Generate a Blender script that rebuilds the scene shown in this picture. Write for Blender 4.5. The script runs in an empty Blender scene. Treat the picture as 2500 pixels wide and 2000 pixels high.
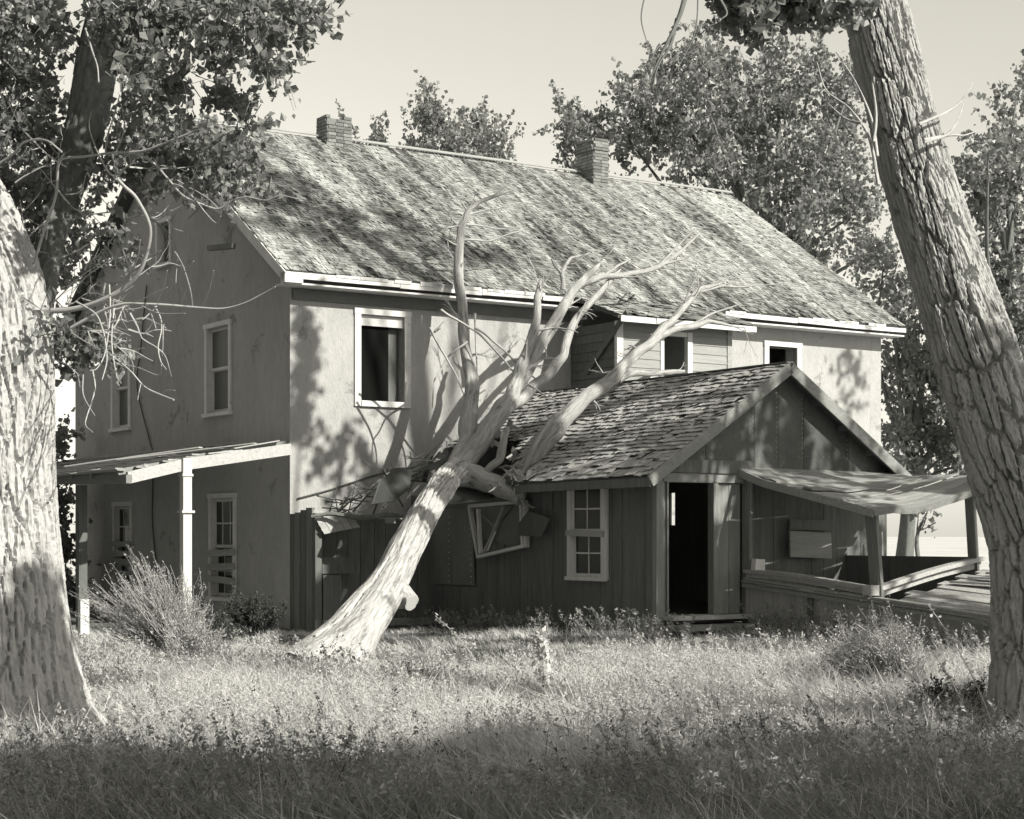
import bpy, math, random
import numpy as np
from mathutils import Matrix, Vector

# ------------------------------------------------------------------ measured camera and house frame
F, HY, CX, CH, ZC = 4352.0, 1309.0, 1250.0, 1.58, 30.4      # focal length / horizon in 2500-px units, eye height
PH = math.radians(33.48)                                      # the house stands turned by this much
U = np.array([math.cos(PH), math.sin(PH), 0.0]); V = np.array([-math.sin(PH), math.cos(PH), 0.0])
C = np.array([(708 - CX) / F * ZC, ZC, 0.0]); CAM = np.array([0, 0, CH])
SUN_EL, SUN_AZ = math.radians(34), math.radians(50)           # sun: behind the camera, to the right
SUN = np.array([math.sin(SUN_AZ) * math.cos(SUN_EL), -math.cos(SUN_AZ) * math.cos(SUN_EL), math.sin(SUN_EL)])

sc = bpy.context.scene
col = sc.collection
cam = bpy.data.cameras.new("camera"); camo = bpy.data.objects.new("camera", cam); col.objects.link(camo)
camo.location = (0, 0, CH); camo.rotation_euler = (math.pi / 2, 0, 0)
cam.lens = 36 * F / 2500; cam.sensor_width = 36; cam.shift_y = (HY - 1000) / 2500
cam.clip_start = 0.1; cam.clip_end = 6000
sc.camera = camo
w = bpy.data.worlds.new("World"); sc.world = w; w.use_nodes = True
nt = w.node_tree; nt.nodes.clear()
sky = nt.nodes.new("ShaderNodeTexSky"); sky.sky_type = 'NISHITA'; sky.sun_disc = False
sky.sun_elevation = SUN_EL; sky.sun_rotation = math.pi - SUN_AZ; sky.dust_density = 0.25; sky.air_density = 1.25; sky.ozone_density = 1.0
dot = nt.nodes.new("ShaderNodeVectorMath"); dot.operation = 'DOT_PRODUCT'; dot.inputs[1].default_value = (0.07, 0.43, 0.70)
tin = nt.nodes.new("ShaderNodeMix"); tin.data_type = 'RGBA'; tin.blend_type = 'MULTIPLY'; tin.inputs[0].default_value = 1
tin.inputs[7].default_value = (1.0, 0.965, 0.85, 1)
bg = nt.nodes.new("ShaderNodeBackground"); bg.inputs[1].default_value = 0.109
wo = nt.nodes.new("ShaderNodeOutputWorld")
nt.links.new(sky.outputs[0], dot.inputs[0]); nt.links.new(dot.outputs['Value'], tin.inputs[6])
nt.links.new(tin.outputs[2], bg.inputs[0]); nt.links.new(bg.outputs[0], wo.inputs[0])
sl = bpy.data.lights.new("sun", 'SUN'); sl.energy = 5.0; sl.angle = math.radians(0.53); sl.color = (1, 0.965, 0.86)
so = bpy.data.objects.new("sun", sl); col.objects.link(so)
so.rotation_euler = Vector(-SUN).to_track_quat('-Z', 'Y').to_euler(); so.location = (30, -25, 26)
sc.view_settings.view_transform = 'Standard'; sc.view_settings.look = 'None'; sc.view_settings.exposure = 0.36; sc.view_settings.gamma = 1
sc.render.engine = 'CYCLES'; sc.cycles.use_denoising = True; sc.cycles.max_bounces = 5; sc.cycles.use_adaptive_sampling = True; sc.cycles.adaptive_threshold = 0.025; sc.cycles.transparent_max_bounces = 6

rng = np.random.default_rng(7); random.seed(7)

# ------------------------------------------------------------------ geometry helpers
def H(t, s, z): return C + U * t + V * s + np.array([0, 0, z])          # house frame -> world
def _ray(x, y): return np.array([(x - CX) / F, 1.0, (HY - y) / F])
K = 2500 / 2156
def pd(x, y, Y): return CAM + _ray(x * K, y * K) * Y                      # measured direction at a given depth
def ps(x, y, s):                                                          # ... on a plane parallel to the long wall
    d = _ray(x * K, y * K); return CAM + d * (((C + V * s - CAM) @ V) / (d @ V))
def loc(P):
    r = np.asarray(P) - C; return np.array([r @ U, r @ V, P[2]])
def gz(x, y):                                                             # terrain height
    x = np.asarray(x, float); y = np.asarray(y, float)
    dx, dy = x - C[0], y - C[1]; t = dx * U[0] + dy * U[1]; s = dx * V[0] + dy * V[1]
    b = 0.27 * np.exp(-(((t - 5) / 4.5) ** 2 + ((s + 8) / 4.0) ** 2))
    n = 0.05 * np.sin(x * 0.9 + 1.3 * np.sin(y * 0.5)) * np.sin(y * 0.7 + x * 0.25) + 0.03 * np.sin(x * 2.1 + y * 1.7)
    return b + n * np.clip(1.6 - np.abs(y - 15) / 30, 0, 1)

def vnoise(x, y, seed=0):
    r = np.random.default_rng(seed); T = r.random((64, 64))
    x = np.asarray(x, float); y = np.asarray(y, float)
    xi = np.floor(x).astype(int); yi = np.floor(y).astype(int); fx = x - xi; fy = y - yi
    fx = fx * fx * (3 - 2 * fx); fy = fy * fy * (3 - 2 * fy)
    a = T[xi % 64, yi % 64]; b = T[(xi + 1) % 64, yi % 64]; c = T[xi % 64, (yi + 1) % 64]; d = T[(xi + 1) % 64, (yi + 1) % 64]
    return (a * (1 - fx) + b * fx) * (1 - fy) + (c * (1 - fx) + d * fx) * fy

def make_mesh(name, Vs, Fs, attr=None, smooth=False):
    Vs = np.ascontiguousarray(Vs, dtype=np.float32); Fs = [np.ascontiguousarray(f, dtype=np.int32) for f in Fs if len(f)]
    me = bpy.data.meshes.new(name)
    me.vertices.add(len(Vs)); me.vertices.foreach_set("co", Vs.ravel())
    idx = np.concatenate([f.ravel() for f in Fs]); tot = np.concatenate([np.full(len(f), f.shape[1], np.int32) for f in Fs])
    st = np.concatenate([[0], np.cumsum(tot)[:-1]]).astype(np.int32)
    me.loops.add(len(idx)); me.loops.foreach_set("vertex_index", idx)
    me.polygons.add(len(tot)); me.polygons.foreach_set("loop_start", st); me.polygons.foreach_set("loop_total", tot)
    me.polygons.foreach_set("use_smooth", np.full(len(tot), bool(smooth)))
    me.update(calc_edges=True)
    if attr is not None:
        a = me.attributes.new("tone", 'FLOAT', 'FACE'); a.data.foreach_set("value", np.asarray(attr, np.float32))
    return me

def unit(a): a = np.asarray(a, float); return a / (np.linalg.norm(a) + 1e-12)
class MB:
    def __init__(s): s.v = []; s.f = {}; s.n = 0; s.bk = []
    def add(s, V_, F_, bk=None):
        V_ = np.asarray(V_, float); s.bk.append(np.zeros((len(V_), 3)) if bk is None else np.asarray(bk, float).reshape(-1, 3)); F_ = np.asarray(F_, int); s.v.append(V_); s.f.setdefault(F_.shape[1], []).append(F_ + s.n); s.n += len(V_); return s
    def hexa(s, P):   # 8 corners: bottom 4 ccw, top 4
        return s.add(P, [[3, 2, 1, 0], [4, 5, 6, 7], [0, 1, 5, 4], [1, 2, 6, 5], [2, 3, 7, 6], [3, 0, 4, 7]])
    def hbox(s, t0, t1, s0, s1, z0, z1):
        return s.hexa([H(t0, s0, z0), H(t1, s0, z0), H(t1, s1, z0), H(t0, s1, z0), H(t0, s0, z1), H(t1, s0, z1), H(t1, s1, z1), H(t0, s1, z1)])
    def beam(s, a, b, wd, ht, up=(0, 0, 1), end=1.0):
        a = np.asarray(a, float); b = np.asarray(b, float); d = unit(b - a); x = unit(np.cross(d, up)); y = np.cross(x, d)
        P = []
        for p, k in ((a, 1.0), (b, end)):
            P += [p - x * wd / 2 * k - y * ht / 2 * k, p + x * wd / 2 * k - y * ht / 2 * k, p + x * wd / 2 * k + y * ht / 2 * k, p - x * wd / 2 * k + y * ht / 2 * k]
        return s.hexa(P)
    def slab(s, P, th):   # polygon (n,3) thickened along its normal by th
        P = np.asarray(P, float); n = unit(np.cross(P[1] - P[0], P[2] - P[0])) * th; k = len(P)
        s.add(np.vstack([P, P + n]), [[i, (i + 1) % k, (i + 1) % k + k, i + k] for i in range(k)])
        f = [list(range(k))[::-1], list(range(k, 2 * k))]
        s.v.append(np.zeros((0, 3))); s.f.setdefault(k, []).append(np.array(f) + s.n - 2 * k); return s
    def tube(s, pts, rad, n=8, sub=4, wob=0.0, seed=0, cap=True):
        pts = np.asarray(pts, float); rad = np.asarray(rad, float)
        P, R = spline(pts, rad, sub)
        m = len(P); T = np.gradient(P, axis=0); T /= np.linalg.norm(T, axis=1)[:, None] + 1e-9
        x = unit(np.cross(T[0], [0.3, 0.9, 0.2])); X = []
        for i in range(m):
            x = unit(x - T[i] * (x @ T[i])); X.append(x)
        X = np.array(X); Y = np.cross(T, X)
        a = np.linspace(0, 2 * np.pi, n, endpoint=False)
        rr = R[:, None] * np.ones((1, n))
        if wob:
            rr = rr * (1 + wob * (vnoise(a[None] * 1.3 + np.zeros((m, 1)), np.arange(m)[:, None] * 0.35 + np.zeros((1, n)), seed) - 0.5) * 2)
        Q = P[:, None] + rr[..., None] * (np.cos(a)[None, :, None] * X[:, None] + np.sin(a)[None, :, None] * Y[:, None])
        i = np.arange(m - 1)[:, None]; j = np.arange(n)[None]
        f = np.stack([i * n + j, i * n + (j + 1) % n, (i + 1) * n + (j + 1) % n, (i + 1) * n + j], -1).reshape(-1, 4)
        ln = np.concatenate([[0], np.cumsum(np.linalg.norm(np.diff(P, axis=0), axis=1))])
        s.add(Q.reshape(-1, 3), f, np.stack([rr * np.cos(a)[None], rr * np.sin(a)[None], ln[:, None] * .13 + 0 * rr], -1))
        if cap:
            for k in (0, m - 1):
                c0 = s.n; s.add(np.vstack([Q[k], P[k][None]]), [[q, (q + 1) % n, n] for q in range(n)])
        return s
    def mesh(s, name, smooth=False, off=(0, 0, 0), attr=None):
        me = make_mesh(name, np.vstack(s.v) - np.asarray(off), [np.vstack(f) for f in s.f.values()], attr, smooth)
        if any(b.any() for b in s.bk):
            a = me.attributes.new("grain", 'FLOAT_VECTOR', 'POINT'); a.data.foreach_set("vector", np.ascontiguousarray(np.vstack(s.bk), dtype=np.float32).ravel())
        return me

def spline(pts, rad, sub):
    if len(pts) < 3 or sub <= 1:
        k = max(2, (len(pts) - 1) * sub + 1); u = np.linspace(0, len(pts) - 1, k); i = np.clip(u.astype(int), 0, len(pts) - 2); f = u - i
        return pts[i] * (1 - f)[:, None] + pts[i + 1] * f[:, None], rad[i] * (1 - f) + rad[i + 1] * f
    Pp = np.vstack([2 * pts[0] - pts[1], pts, 2 * pts[-1] - pts[-2]]); out = []; ro = []
    for i in range(len(pts) - 1):
        p0, p1, p2, p3 = Pp[i:i + 4]
        for k in range(sub):
            t = k / sub
            out.append(0.5 * (2 * p1 + (p2 - p0) * t + (2 * p0 - 5 * p1 + 4 * p2 - p3) * t * t + (3 * p1 - p0 - 3 * p2 + p3) * t ** 3)); ro.append(rad[i] * (1 - t) + rad[i + 1] * t)
    out.append(pts[-1]); ro.append(rad[-1]); return np.array(out), np.array(ro)

BASE = {}
def thing(name, label, cat, base, group=None, kind=None):
    o = bpy.data.objects.new(name, None); o.empty_display_size = 0.2; col.objects.link(o); o.location = base
    BASE[o] = np.asarray(base, float); tag(o, label, cat, group, kind); return o
def tag(o, label=None, cat=None, group=None, kind=None):
    if label: o['label'] = label
    if cat: o['category'] = cat
    if group: o['group'] = group
    if kind: o['kind'] = kind
    return o
def obj(name, mb, mat, parent=None, smooth=False, base=None, attr=None):
    b = BASE[parent] if parent else (np.asarray(base, float) if base is not None else np.zeros(3))
    me = mb.mesh(name, smooth, b, attr) if isinstance(mb, MB) else mb
    me.materials.append(mat)
    o = bpy.data.objects.new(name, me); col.objects.link(o); BASE[o] = b
    if parent: o.parent = parent
    else: o.location = b
    return o
def piece(name, me, parent, M4):
    o = bpy.data.objects.new(name, me); col.objects.link(o); o.parent = parent
    o.matrix_local = Matrix.Translation(Vector(-BASE[parent])) @ M4; BASE[o] = BASE[parent]; return o
def m4(x, y, z, p):
    return Matrix(((x[0], y[0], z[0], p[0]), (x[1], y[1], z[1], p[1]), (x[2], y[2], z[2], p[2]), (0, 0, 0, 1)))

# ------------------------------------------------------------------ materials (all near-grey: the photograph is a toned black-and-white print)
def g(v):
    k = min(1, max(0, (v - 0.04) / 0.4)); return (v * (0.97 + 0.03 * k), v * (1.035 - 0.035 * k), v * (1.0 - 0.0 * k), 1)
def mat(name, v, var=0.25, scale=3.0, stretch=(1, 1, 1), rot=0.0, fine=40.0, fvar=0.12, bump=0.25, bscale=60.0, rough=0.85, spec=0.2,
        trans=0.0, tone=0.0, rnd=0.0, spots=None, detail=6, bdist=0.02, grain=False):
    m = bpy.data.materials.new(name); m.use_nodes = True; N = m.node_tree.nodes; L = m.node_tree.links
    P = N["Principled BSDF"]; P.inputs["Roughness"].default_value = rough; P.inputs["Specular IOR Level"].default_value = spec
    tc = N.new("ShaderNodeTexCoord"); mp = N.new("ShaderNodeMapping"); mp.inputs["Rotation"].default_value = (0, 0, rot); mp.inputs["Scale"].default_value = stretch
    oi = N.new("ShaderNodeObjectInfo"); ad = N.new("ShaderNodeVectorMath"); ad.operation = 'MULTIPLY_ADD'
    cb = N.new("ShaderNodeCombineXYZ"); L.new(oi.outputs["Random"], cb.inputs[0]); L.new(oi.outputs["Random"], cb.inputs[1])
    ad.inputs[1].default_value = (37, 19, 0); L.new(cb.outputs[0], ad.inputs[0])
    if grain: gr = N.new("ShaderNodeAttribute"); gr.attribute_name = "grain"; src = gr.outputs["Vector"]
    else: src = tc.outputs["Object"]
    L.new(src, ad.inputs[2])
    mp.vector_type = 'POINT'; L.new(ad.outputs[0], mp.inputs[0])
    n1 = N.new("ShaderNodeTexNoise"); n1.inputs["Scale"].default_value = scale; n1.inputs["Detail"].default_value = detail; n1.inputs["Roughness"].default_value = 0.62; L.new(mp.outputs[0], n1.inputs["Vector"])
    n2 = N.new("ShaderNodeTexNoise"); n2.inputs["Scale"].default_value = fine; n2.inputs["Detail"].default_value = 4; L.new(mp.outputs[0], n2.inputs["Vector"])
    def math_(op, a, b):
        q = N.new("ShaderNodeMath"); q.operation = op
        for i, x in enumerate((a, b)):
            if isinstance(x, (int, float)): q.inputs[i].default_value = x
            else: L.new(x, q.inputs[i])
        return q.outputs[0]
    f = math_('ADD', 1.0, math_('MULTIPLY', math_('SUBTRACT', n1.outputs[0], 0.5), 4 * var))
    f = math_('ADD', f, math_('MULTIPLY', math_('SUBTRACT', n2.outputs[0], 0.5), 4 * fvar))
    if rnd: f = math_('MULTIPLY', f, math_('ADD', 1 - rnd, math_('MULTIPLY', oi.outputs["Random"], 2 * rnd)))
    if tone:
        at = N.new("ShaderNodeAttribute"); at.attribute_name = "tone"; ao = N.new("ShaderNodeAttribute"); ao.attribute_type = 'OBJECT'; ao.attribute_name = "tone"
        f = math_('MULTIPLY', f, math_('ADD', 1 - tone, math_('MULTIPLY', math_('ADD', at.outputs["Fac"], ao.outputs["Fac"]), 2 * tone)))
    if spots:   # (scale, threshold, factor, zmin, zmax): worn-through patches
        n3 = N.new("ShaderNodeTexNoise"); n3.inputs["Scale"].default_value = spots[0]; n3.inputs["Detail"].default_value = 8; n3.inputs["Roughness"].default_value = 0.7; L.new(ad.outputs[0] if grain else tc.outputs["Object"], n3.inputs["Vector"])
        mr = N.new("ShaderNodeMapRange"); mr.inputs[1].default_value = spots[1]; mr.inputs[2].default_value = spots[1] + 0.05; mr.inputs[3].default_value = 1; mr.inputs[4].default_value = spots[2]; L.new(n3.outputs[0], mr.inputs[0])
        f = math_('MULTIPLY', f, mr.outputs[0])
    f = math_('MAXIMUM', f, 0.12)
    mx = N.new("ShaderNodeMix"); mx.data_type = 'RGBA'; mx.blend_type = 'MULTIPLY'; mx.inputs[0].default_value = 1; mx.inputs[6].default_value = g(v); L.new(f, mx.inputs[7])
    L.new(mx.outputs[2], P.inputs["Base Color"])
    if bump:
        nb = N.new("ShaderNodeTexNoise"); nb.inputs["Scale"].default_value = bscale; nb.inputs["Detail"].default_value = 5; nb.inputs["Roughness"].default_value = 0.65; L.new(mp.outputs[0], nb.inputs["Vector"])
        bp = N.new("ShaderNodeBump"); bp.inputs["Strength"].default_value = bump; bp.inputs["Distance"].default_value = bdist; L.new(nb.outputs[0], bp.inputs["Height"]); L.new(bp.outputs[0], P.inputs["Normal"])
    if trans:
        tr = N.new("ShaderNodeBsdfTranslucent"); L.new(mx.outputs[2], tr.inputs[0]); ms = N.new("ShaderNodeMixShader"); ms.inputs[0].default_value = trans
        L.new(P.outputs[0], ms.inputs[1]); L.new(tr.outputs[0], ms.inputs[2]); L.new(ms.outputs[0], N["Material Output"].inputs[0])
    return m

R_ = -PH
M_stucco = mat("stucco", 0.425, 0.11, 1.3, (1, 1, 0.45), 0, 9, 0.08, 0.7, 26, 0.95, 0.1, spots=(1.7, 0.60, 0.66), bdist=0.03)
M_trim = mat("white_paint", 0.68, 0.10, 5, (1, 1, 1), 0, 60, 0.08, 0.3, 40, 0.7, 0.3, spots=(14, 0.63, 0.5))
M_woodz = mat("grey_wood_vertical", 0.24, 0.22, 3, (9, 9, 0.5), 0, 18, 0.12, 0.5, 14, 0.9, 0.15, rnd=0.15)
M_woodu = mat("grey_wood_long", 0.26, 0.22, 3, (0.5, 9, 9), R_, 18, 0.12, 0.5, 14, 0.9, 0.15, rnd=0.18)
M_woodv = mat("grey_wood_deep", 0.30, 0.22, 3, (9, 0.5, 9), R_, 18, 0.12, 0.5, 14, 0.9, 0.15, rnd=0.18)
M_trimv = mat("peeling_white_wood", 0.50, 0.18, 3, (9, 0.6, 9), R_, 18, 0.12, 0.5, 14, 0.85, 0.2, rnd=0.1, spots=(9, 0.6, 0.6))
M_skirt = mat("pale_skirt_boards", 0.42, 0.2, 3, (8, 8, 0.5), 0, 18, 0.12, 0.5, 14, 0.9, 0.15, rnd=0.12)
M_postz = mat("worn_white_post", 0.62, 0.12, 3, (7, 7, 0.6), 0, 18, 0.08, 0.3, 14, 0.8, 0.2, spots=(11, 0.64, 0.55))
M_dark = mat("dark_boards", 0.155, 0.25, 2.2, (6, 6, 0.6), 0, 20, 0.15, 0.4, 16, 0.95, 0.1, rnd=0.08)
M_felt = mat("tar_felt", 0.115, 0.3, 1.6, (1, 1, 0.7), 0, 30, 0.12, 0.3, 50, 0.95, 0.1, rnd=0.12)
M_panel = mat("grey_panel", 0.19, 0.2, 1.6, (1, 1, 0.6), 0, 30, 0.1, 0.3, 50, 0.95, 0.1, rnd=0.1)
M_black = mat("interior", 0.2, 0.2, 2, rough=1, spec=0, bump=0)
M_shing = mat("wood_shingle", 0.262, 0.12, 6, (1, 1, 1), 0, 60, 0.12, 0.5, 50, 0.9, 0.15, tone=0.9)
M_shing2 = mat("annex_shingle", 0.40, 0.12, 6, (1, 1, 1), 0, 60, 0.12, 0.5, 50, 0.9, 0.15, tone=0.25)
M_deckb = mat("roof_deck", 0.10, 0.2, 4, rough=0.95)
M_brick = mat("old_brick", 0.22, 0.2, 8, fine=60, fvar=0.15, bump=0.6, bscale=60, rough=0.95, rnd=0.35)
M_mortar = mat("mortar", 0.20, 0.2, 8, bump=0.4)
M_siding = mat("siding_boards", 0.34, 0.16, 3, (0.6, 0.6, 8), 0, 18, 0.1, 0.35, 14, 0.9, 0.15, rnd=0.10)
M_dead = mat("bare_dead_wood", 0.50, 0.16, 7.0, (1, 1, 1), 0, 30, 0.24, 1.0, 34, 0.85, 0.15, spots=(10, 0.57, 0.5), grain=True, bdist=0.04)
M_limb = mat("weathered_limb", 0.40, 0.2, 8.0, (1, 1, 1), 0, 34, 0.28, 1.0, 40, 0.85, 0.15, spots=(11, 0.57, 0.5), grain=True, bdist=0.03)
M_twig = mat("dead_twig", 0.42, 0.15, 9, rough=0.85, grain=True)
M_bark = mat("furrowed_bark", 0.40, 0.12, 6, (1, 1, 1), 0, 40, 0.18, 0.9, 60, 0.95, 0.1, grain=True)
M_barkl = mat("pale_bark", 0.50, 0.12, 6, (1, 1, 1), 0, 40, 0.18, 0.9, 60, 0.95, 0.1, grain=True)
M_barkf = mat("far_bark", 0.17, 0.2, 3, (1, 1, 0.5), 0, 20, 0.15, 0.5, 20, 0.95, 0.1)
M_leaf = mat("cottonwood_leaf", 0.235, 0.38, 1.3, fine=9, fvar=0.32, bump=0, rough=0.38, spec=0.7, trans=0.38)
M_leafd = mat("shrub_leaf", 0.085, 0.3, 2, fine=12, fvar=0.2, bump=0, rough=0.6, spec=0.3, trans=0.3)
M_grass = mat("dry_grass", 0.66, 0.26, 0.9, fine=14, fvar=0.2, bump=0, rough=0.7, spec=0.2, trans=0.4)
M_shadeweed = mat("grey_green_shade_weed", 0.33, 0.35, 1.1, fine=14, fvar=0.3, bump=0, rough=0.7, spec=0.2, trans=0.35)  # green weed tone, also kept dark to deepen the foreground shade
M_weed = mat("pale_weed", 0.58, 0.22, 1.2, fine=20, fvar=0.2, bump=0, rough=0.75, spec=0.2, trans=0.35)
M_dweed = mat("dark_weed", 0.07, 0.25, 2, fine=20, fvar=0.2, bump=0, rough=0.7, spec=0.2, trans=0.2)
M_brush = mat("rabbitbrush", 0.46, 0.2, 3, fine=20, fvar=0.2, bump=0, rough=0.8, spec=0.2, trans=0.25)
M_soil = mat("ground_soil", 0.20, 0.25, 0.35, fine=6, fvar=0.2, bump=0.6, bscale=8, rough=1, spec=0.05, bdist=0.05)
M_field = mat("dry_field", 0.55, 0.2, 0.05, fine=0.6, fvar=0.15, bump=0.3, bscale=2, rough=1, spec=0.05)
M_tin = mat("dull_sheet", 0.065, 0.2, 3, fine=30, fvar=0.08, bump=0.2, bscale=12, rough=0.7, spec=0.3)
M_stone = mat("pale_stone", 0.5, 0.15, 6, fine=40, fvar=0.1, bump=0.7, bscale=20, rough=0.95)
M_roofsheet = mat("porch_roof_boards", 0.33, 0.25, 2.2, (0.4, 5, 1), R_, 25, 0.12, 0.5, 20, 0.9, 0.15, rnd=0.16)
M_deck = mat("deck_planks", 0.42, 0.22, 3, (9, 0.5, 9), R_, 18, 0.12, 0.5, 14, 0.9, 0.15, rnd=0.2)
def glass_mat(name, v=0.02, r=0.08, sp=0.5):
    m = bpy.data.materials.new(name); m.use_nodes = True; P = m.node_tree.nodes["Principled BSDF"]; P.inputs["Base Color"].default_value = g(v); P.inputs["Roughness"].default_value = r; P.inputs["Specular IOR Level"].default_value = sp
    N = m.node_tree.nodes; L = m.node_tree.links; n = N.new("ShaderNodeTexNoise"); n.inputs["Scale"].default_value = 1.6; b = N.new("ShaderNodeBump"); b.inputs["Strength"].default_value = 0.15; b.inputs["Distance"].default_value = 0.02; L.new(n.outputs[0], b.inputs["Height"]); L.new(b.outputs[0], P.inputs["Normal"]); return m
M_glass = glass_mat("dusty_pane", 0.03, 0.2, 0.16)
M_glassh = glass_mat("clouded_pane", 0.11, 0.35, 0.2)
M_screen = glass_mat("insect_screen", 0.012, 0.95, 0.0)

# ------------------------------------------------------------------ ground
gx = np.unique(np.concatenate([np.linspace(-14, 14, 85), np.linspace(-60, 60, 41), np.array([-3000, -1200, -500, -200, 200, 500, 1200, 3000])]))
gy = np.unique(np.concatenate([np.linspace(4, 34, 91), np.linspace(-40, 90, 40), np.array([-400, 150, 300, 700, 1500, 3500])]))
XX, YY = np.meshgrid(gx, gy); n0, n1 = XX.shape
i, j = np.meshgrid(np.arange(n0 - 1), np.arange(n1 - 1), indexing='ij')
fq = np.stack([i * n1 + j, i * n1 + j + 1, (i + 1) * n1 + j + 1, (i + 1) * n1 + j], -1).reshape(-1, 4)
ground = obj("ground", make_mesh("ground", np.stack([XX, YY, gz(XX, YY)], -1).reshape(-1, 3), [fq], smooth=True), M_soil)
field = MB(); xs = np.array([-3000, -800, -200, -60, 60, 200, 800, 3000.]); ys = np.array([47, 60, 90, 200, 600, 1500, 3400.])
for i in range(len(xs) - 1):
    for j in range(len(ys) - 1): field.add([[xs[i], ys[j], .06], [xs[i + 1], ys[j], .06], [xs[i + 1], ys[j + 1], .06], [xs[i], ys[j + 1], .06]], [[0, 1, 2, 3]])
tag(obj("field", field, M_field), "pale dry field stretching away behind the house", kind="structure")
tag(ground, "dry sandy ground under the grass reaching to the horizon", kind="structure")

# ------------------------------------------------------------------ main house
L_, W_, ZE, ZR, OE, OR = 14.0, 10.54, 6.04, 9.75, 0.42, 0.29
SR = W_ / 2
house = thing("farmhouse", "two-storey stucco farmhouse with a steep shingled roof and two brick chimneys", "house", H(0, 0, 0))
def bool_mesh(mb, cuts):
    me = mb.mesh("tmp"); o = bpy.data.objects.new("tmp", me); col.objects.link(o); tmp = [o]
    for c in cuts:
        q = bpy.data.objects.new("tmpc", c.mesh("tmpc")); col.objects.link(q); tmp.append(q)
        b = o.modifiers.new("b", 'BOOLEAN'); b.object = q; b.operation = 'DIFFERENCE'; b.solver = 'EXACT'
    dg = bpy.context.evaluated_depsgraph_get(); dg.update(); r = bpy.data.meshes.new_from_object(o.evaluated_get(dg))
    for q in tmp: bpy.data.objects.remove(q)
    return r
def shift(me, b):
    co = np.empty(len(me.vertices) * 3, np.float32); me.vertices.foreach_get("co", co); co = co.reshape(-1, 3) - np.asarray(b, np.float32); me.vertices.foreach_set("co", co.ravel()); me.polygons.foreach_set("use_smooth", np.zeros(len(me.polygons), bool)); me.update(); return me
slope = (ZR - ZE) / (SR + OE)
ZW = ZE + slope * OE - 0.10           # wall head under the roof deck
TH = 0.32
# openings, measured: gable (s0,s1,z0,z1), front (t0,t1,z0,z1)
GW = [(2.44, 3.43, 3.88, 5.42), (7.34, 8.24, 3.84, 5.42), (2.24, 3.24, 0.48, 2.26), (7.24, 8.13, 0.55, 2.18), (5.20, 5.82, 6.95, 7.72)]
FW = [(1.36, 2.24, 3.95, 5.46), (10.80, 11.57, 3.9, 5.46), (7.2, 8.4, 3.7, 5.3)]
def gable_prism(t0, t1):
    prof = [(0, 0), (W_, 0), (W_, ZW), (SR, ZW + slope * SR), (0, ZW)]
    mb = MB(); P = [H(t0, s, z) for s, z in prof] + [H(t1, s, z) for s, z in prof]
    mb.add(P, [[i, i + 5, (i + 1) % 5 + 5, (i + 1) % 5] for i in range(5)]); mb.f.setdefault(5, []).append(np.array([[0, 1, 2, 3, 4], [9, 8, 7, 6, 5]])); return mb
me = shift(bool_mesh(gable_prism(0, TH), [MB().hbox(-1, 1, a, b, c, d) for a, b, c, d in GW]), BASE[house])
wall = obj("wall", me, M_stucco, house)
obj("wall", gable_prism(L_ - TH, L_), M_stucco, house)
mb = MB().hbox(TH + .002, L_ - TH - .002, 0, TH, -0.1, ZW)
obj("wall", shift(bool_mesh(mb, [MB().hbox(a, b, -1, 1, c, d) for a, b, c, d in FW]), BASE[house]), M_stucco, house)
obj("wall", MB().hbox(TH + .002, L_ - TH - .002, W_ - TH, W_, -0.1, ZW), M_stucco, house)
obj("inner_floor", MB().hbox(TH + .004, L_ - TH - .004, TH, W_ - TH, 3.05, 3.2), M_black, house)
obj("inner_wall", MB().hbox(4.2, 4.3, TH, W_ - TH, 0, 6), M_panel, house)

def window_g(o, sash=True, muntin=None, boards=None, fr=0.085):
    s0, s1, z0, z1 = o
    f = MB()
    f.hbox(-.035, .12, s0 - fr, s0 + .012, z0 - .02, z1 + .02); f.hbox(-.035, .12, s1 - .012, s1 + fr, z0 - .02, z1 + .02)
    f.hbox(-.045, .12, s0 - fr - .03, s1 + fr + .03, z1 + .02, z1 + .02 + fr); f.hbox(-.075, .12, s0 - fr - .04, s1 + fr + .04, z0 - .09, z0 - .02)
    fo = obj("window", f, M_trim, house)
    if sash:
        zm = (z0 + z1) / 2
        for k, (a, b, x) in enumerate(((zm, z1, .06), (z0, zm + .03, .10))):
            q = MB(); q.hbox(x, x + .035, s0 + .014, s0 + .06, a, b); q.hbox(x, x + .035, s1 - .06, s1 - .014, a, b)
            q.hbox(x + .001, x + .034, s0 + .06, s1 - .06, a, a + .05); q.hbox(x + .001, x + .034, s0 + .06, s1 - .06, b - .045, b)
            for m_ in (muntin or []):
                sm = s0 + (s1 - s0) * m_; q.hbox(x + .004, x + .03, sm - .012, sm + .012, a + .05, b - .045)
            if muntin: q.hbox(x + .006, x + .028, s0 + .06, s1 - .06, (a + b) / 2 - .012, (a + b) / 2 + .012)
            obj("sash", q, M_trim, fo); obj("pane", MB().hbox(x + .012, x + .016, s0 + .06, s1 - .06, a + .05, b - .045), M_glassh if not muntin else M_glass, fo)
    for (a, dz, ht) in (boards or []):
        obj("board", MB().beam(H(-.06, s0 - .12, a + dz), H(-.06, s1 + .12, a - dz), .03, ht), M_siding, fo)
    return fo
window_g(GW[0]); window_g(GW[1])
window_g(GW[2], muntin=[.33, .66], boards=[(1.27, .02, .12), (1.02, .015, .12), (.78, -.02, .12)])
window_g(GW[3], muntin=[.33, .66], boards=[(1.42, .0, .10), (1.22, .01, .11), (1.06, -.015, .11), (.82, .0, .10)])
window_g(GW[4], sash=False, fr=.07); 
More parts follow.
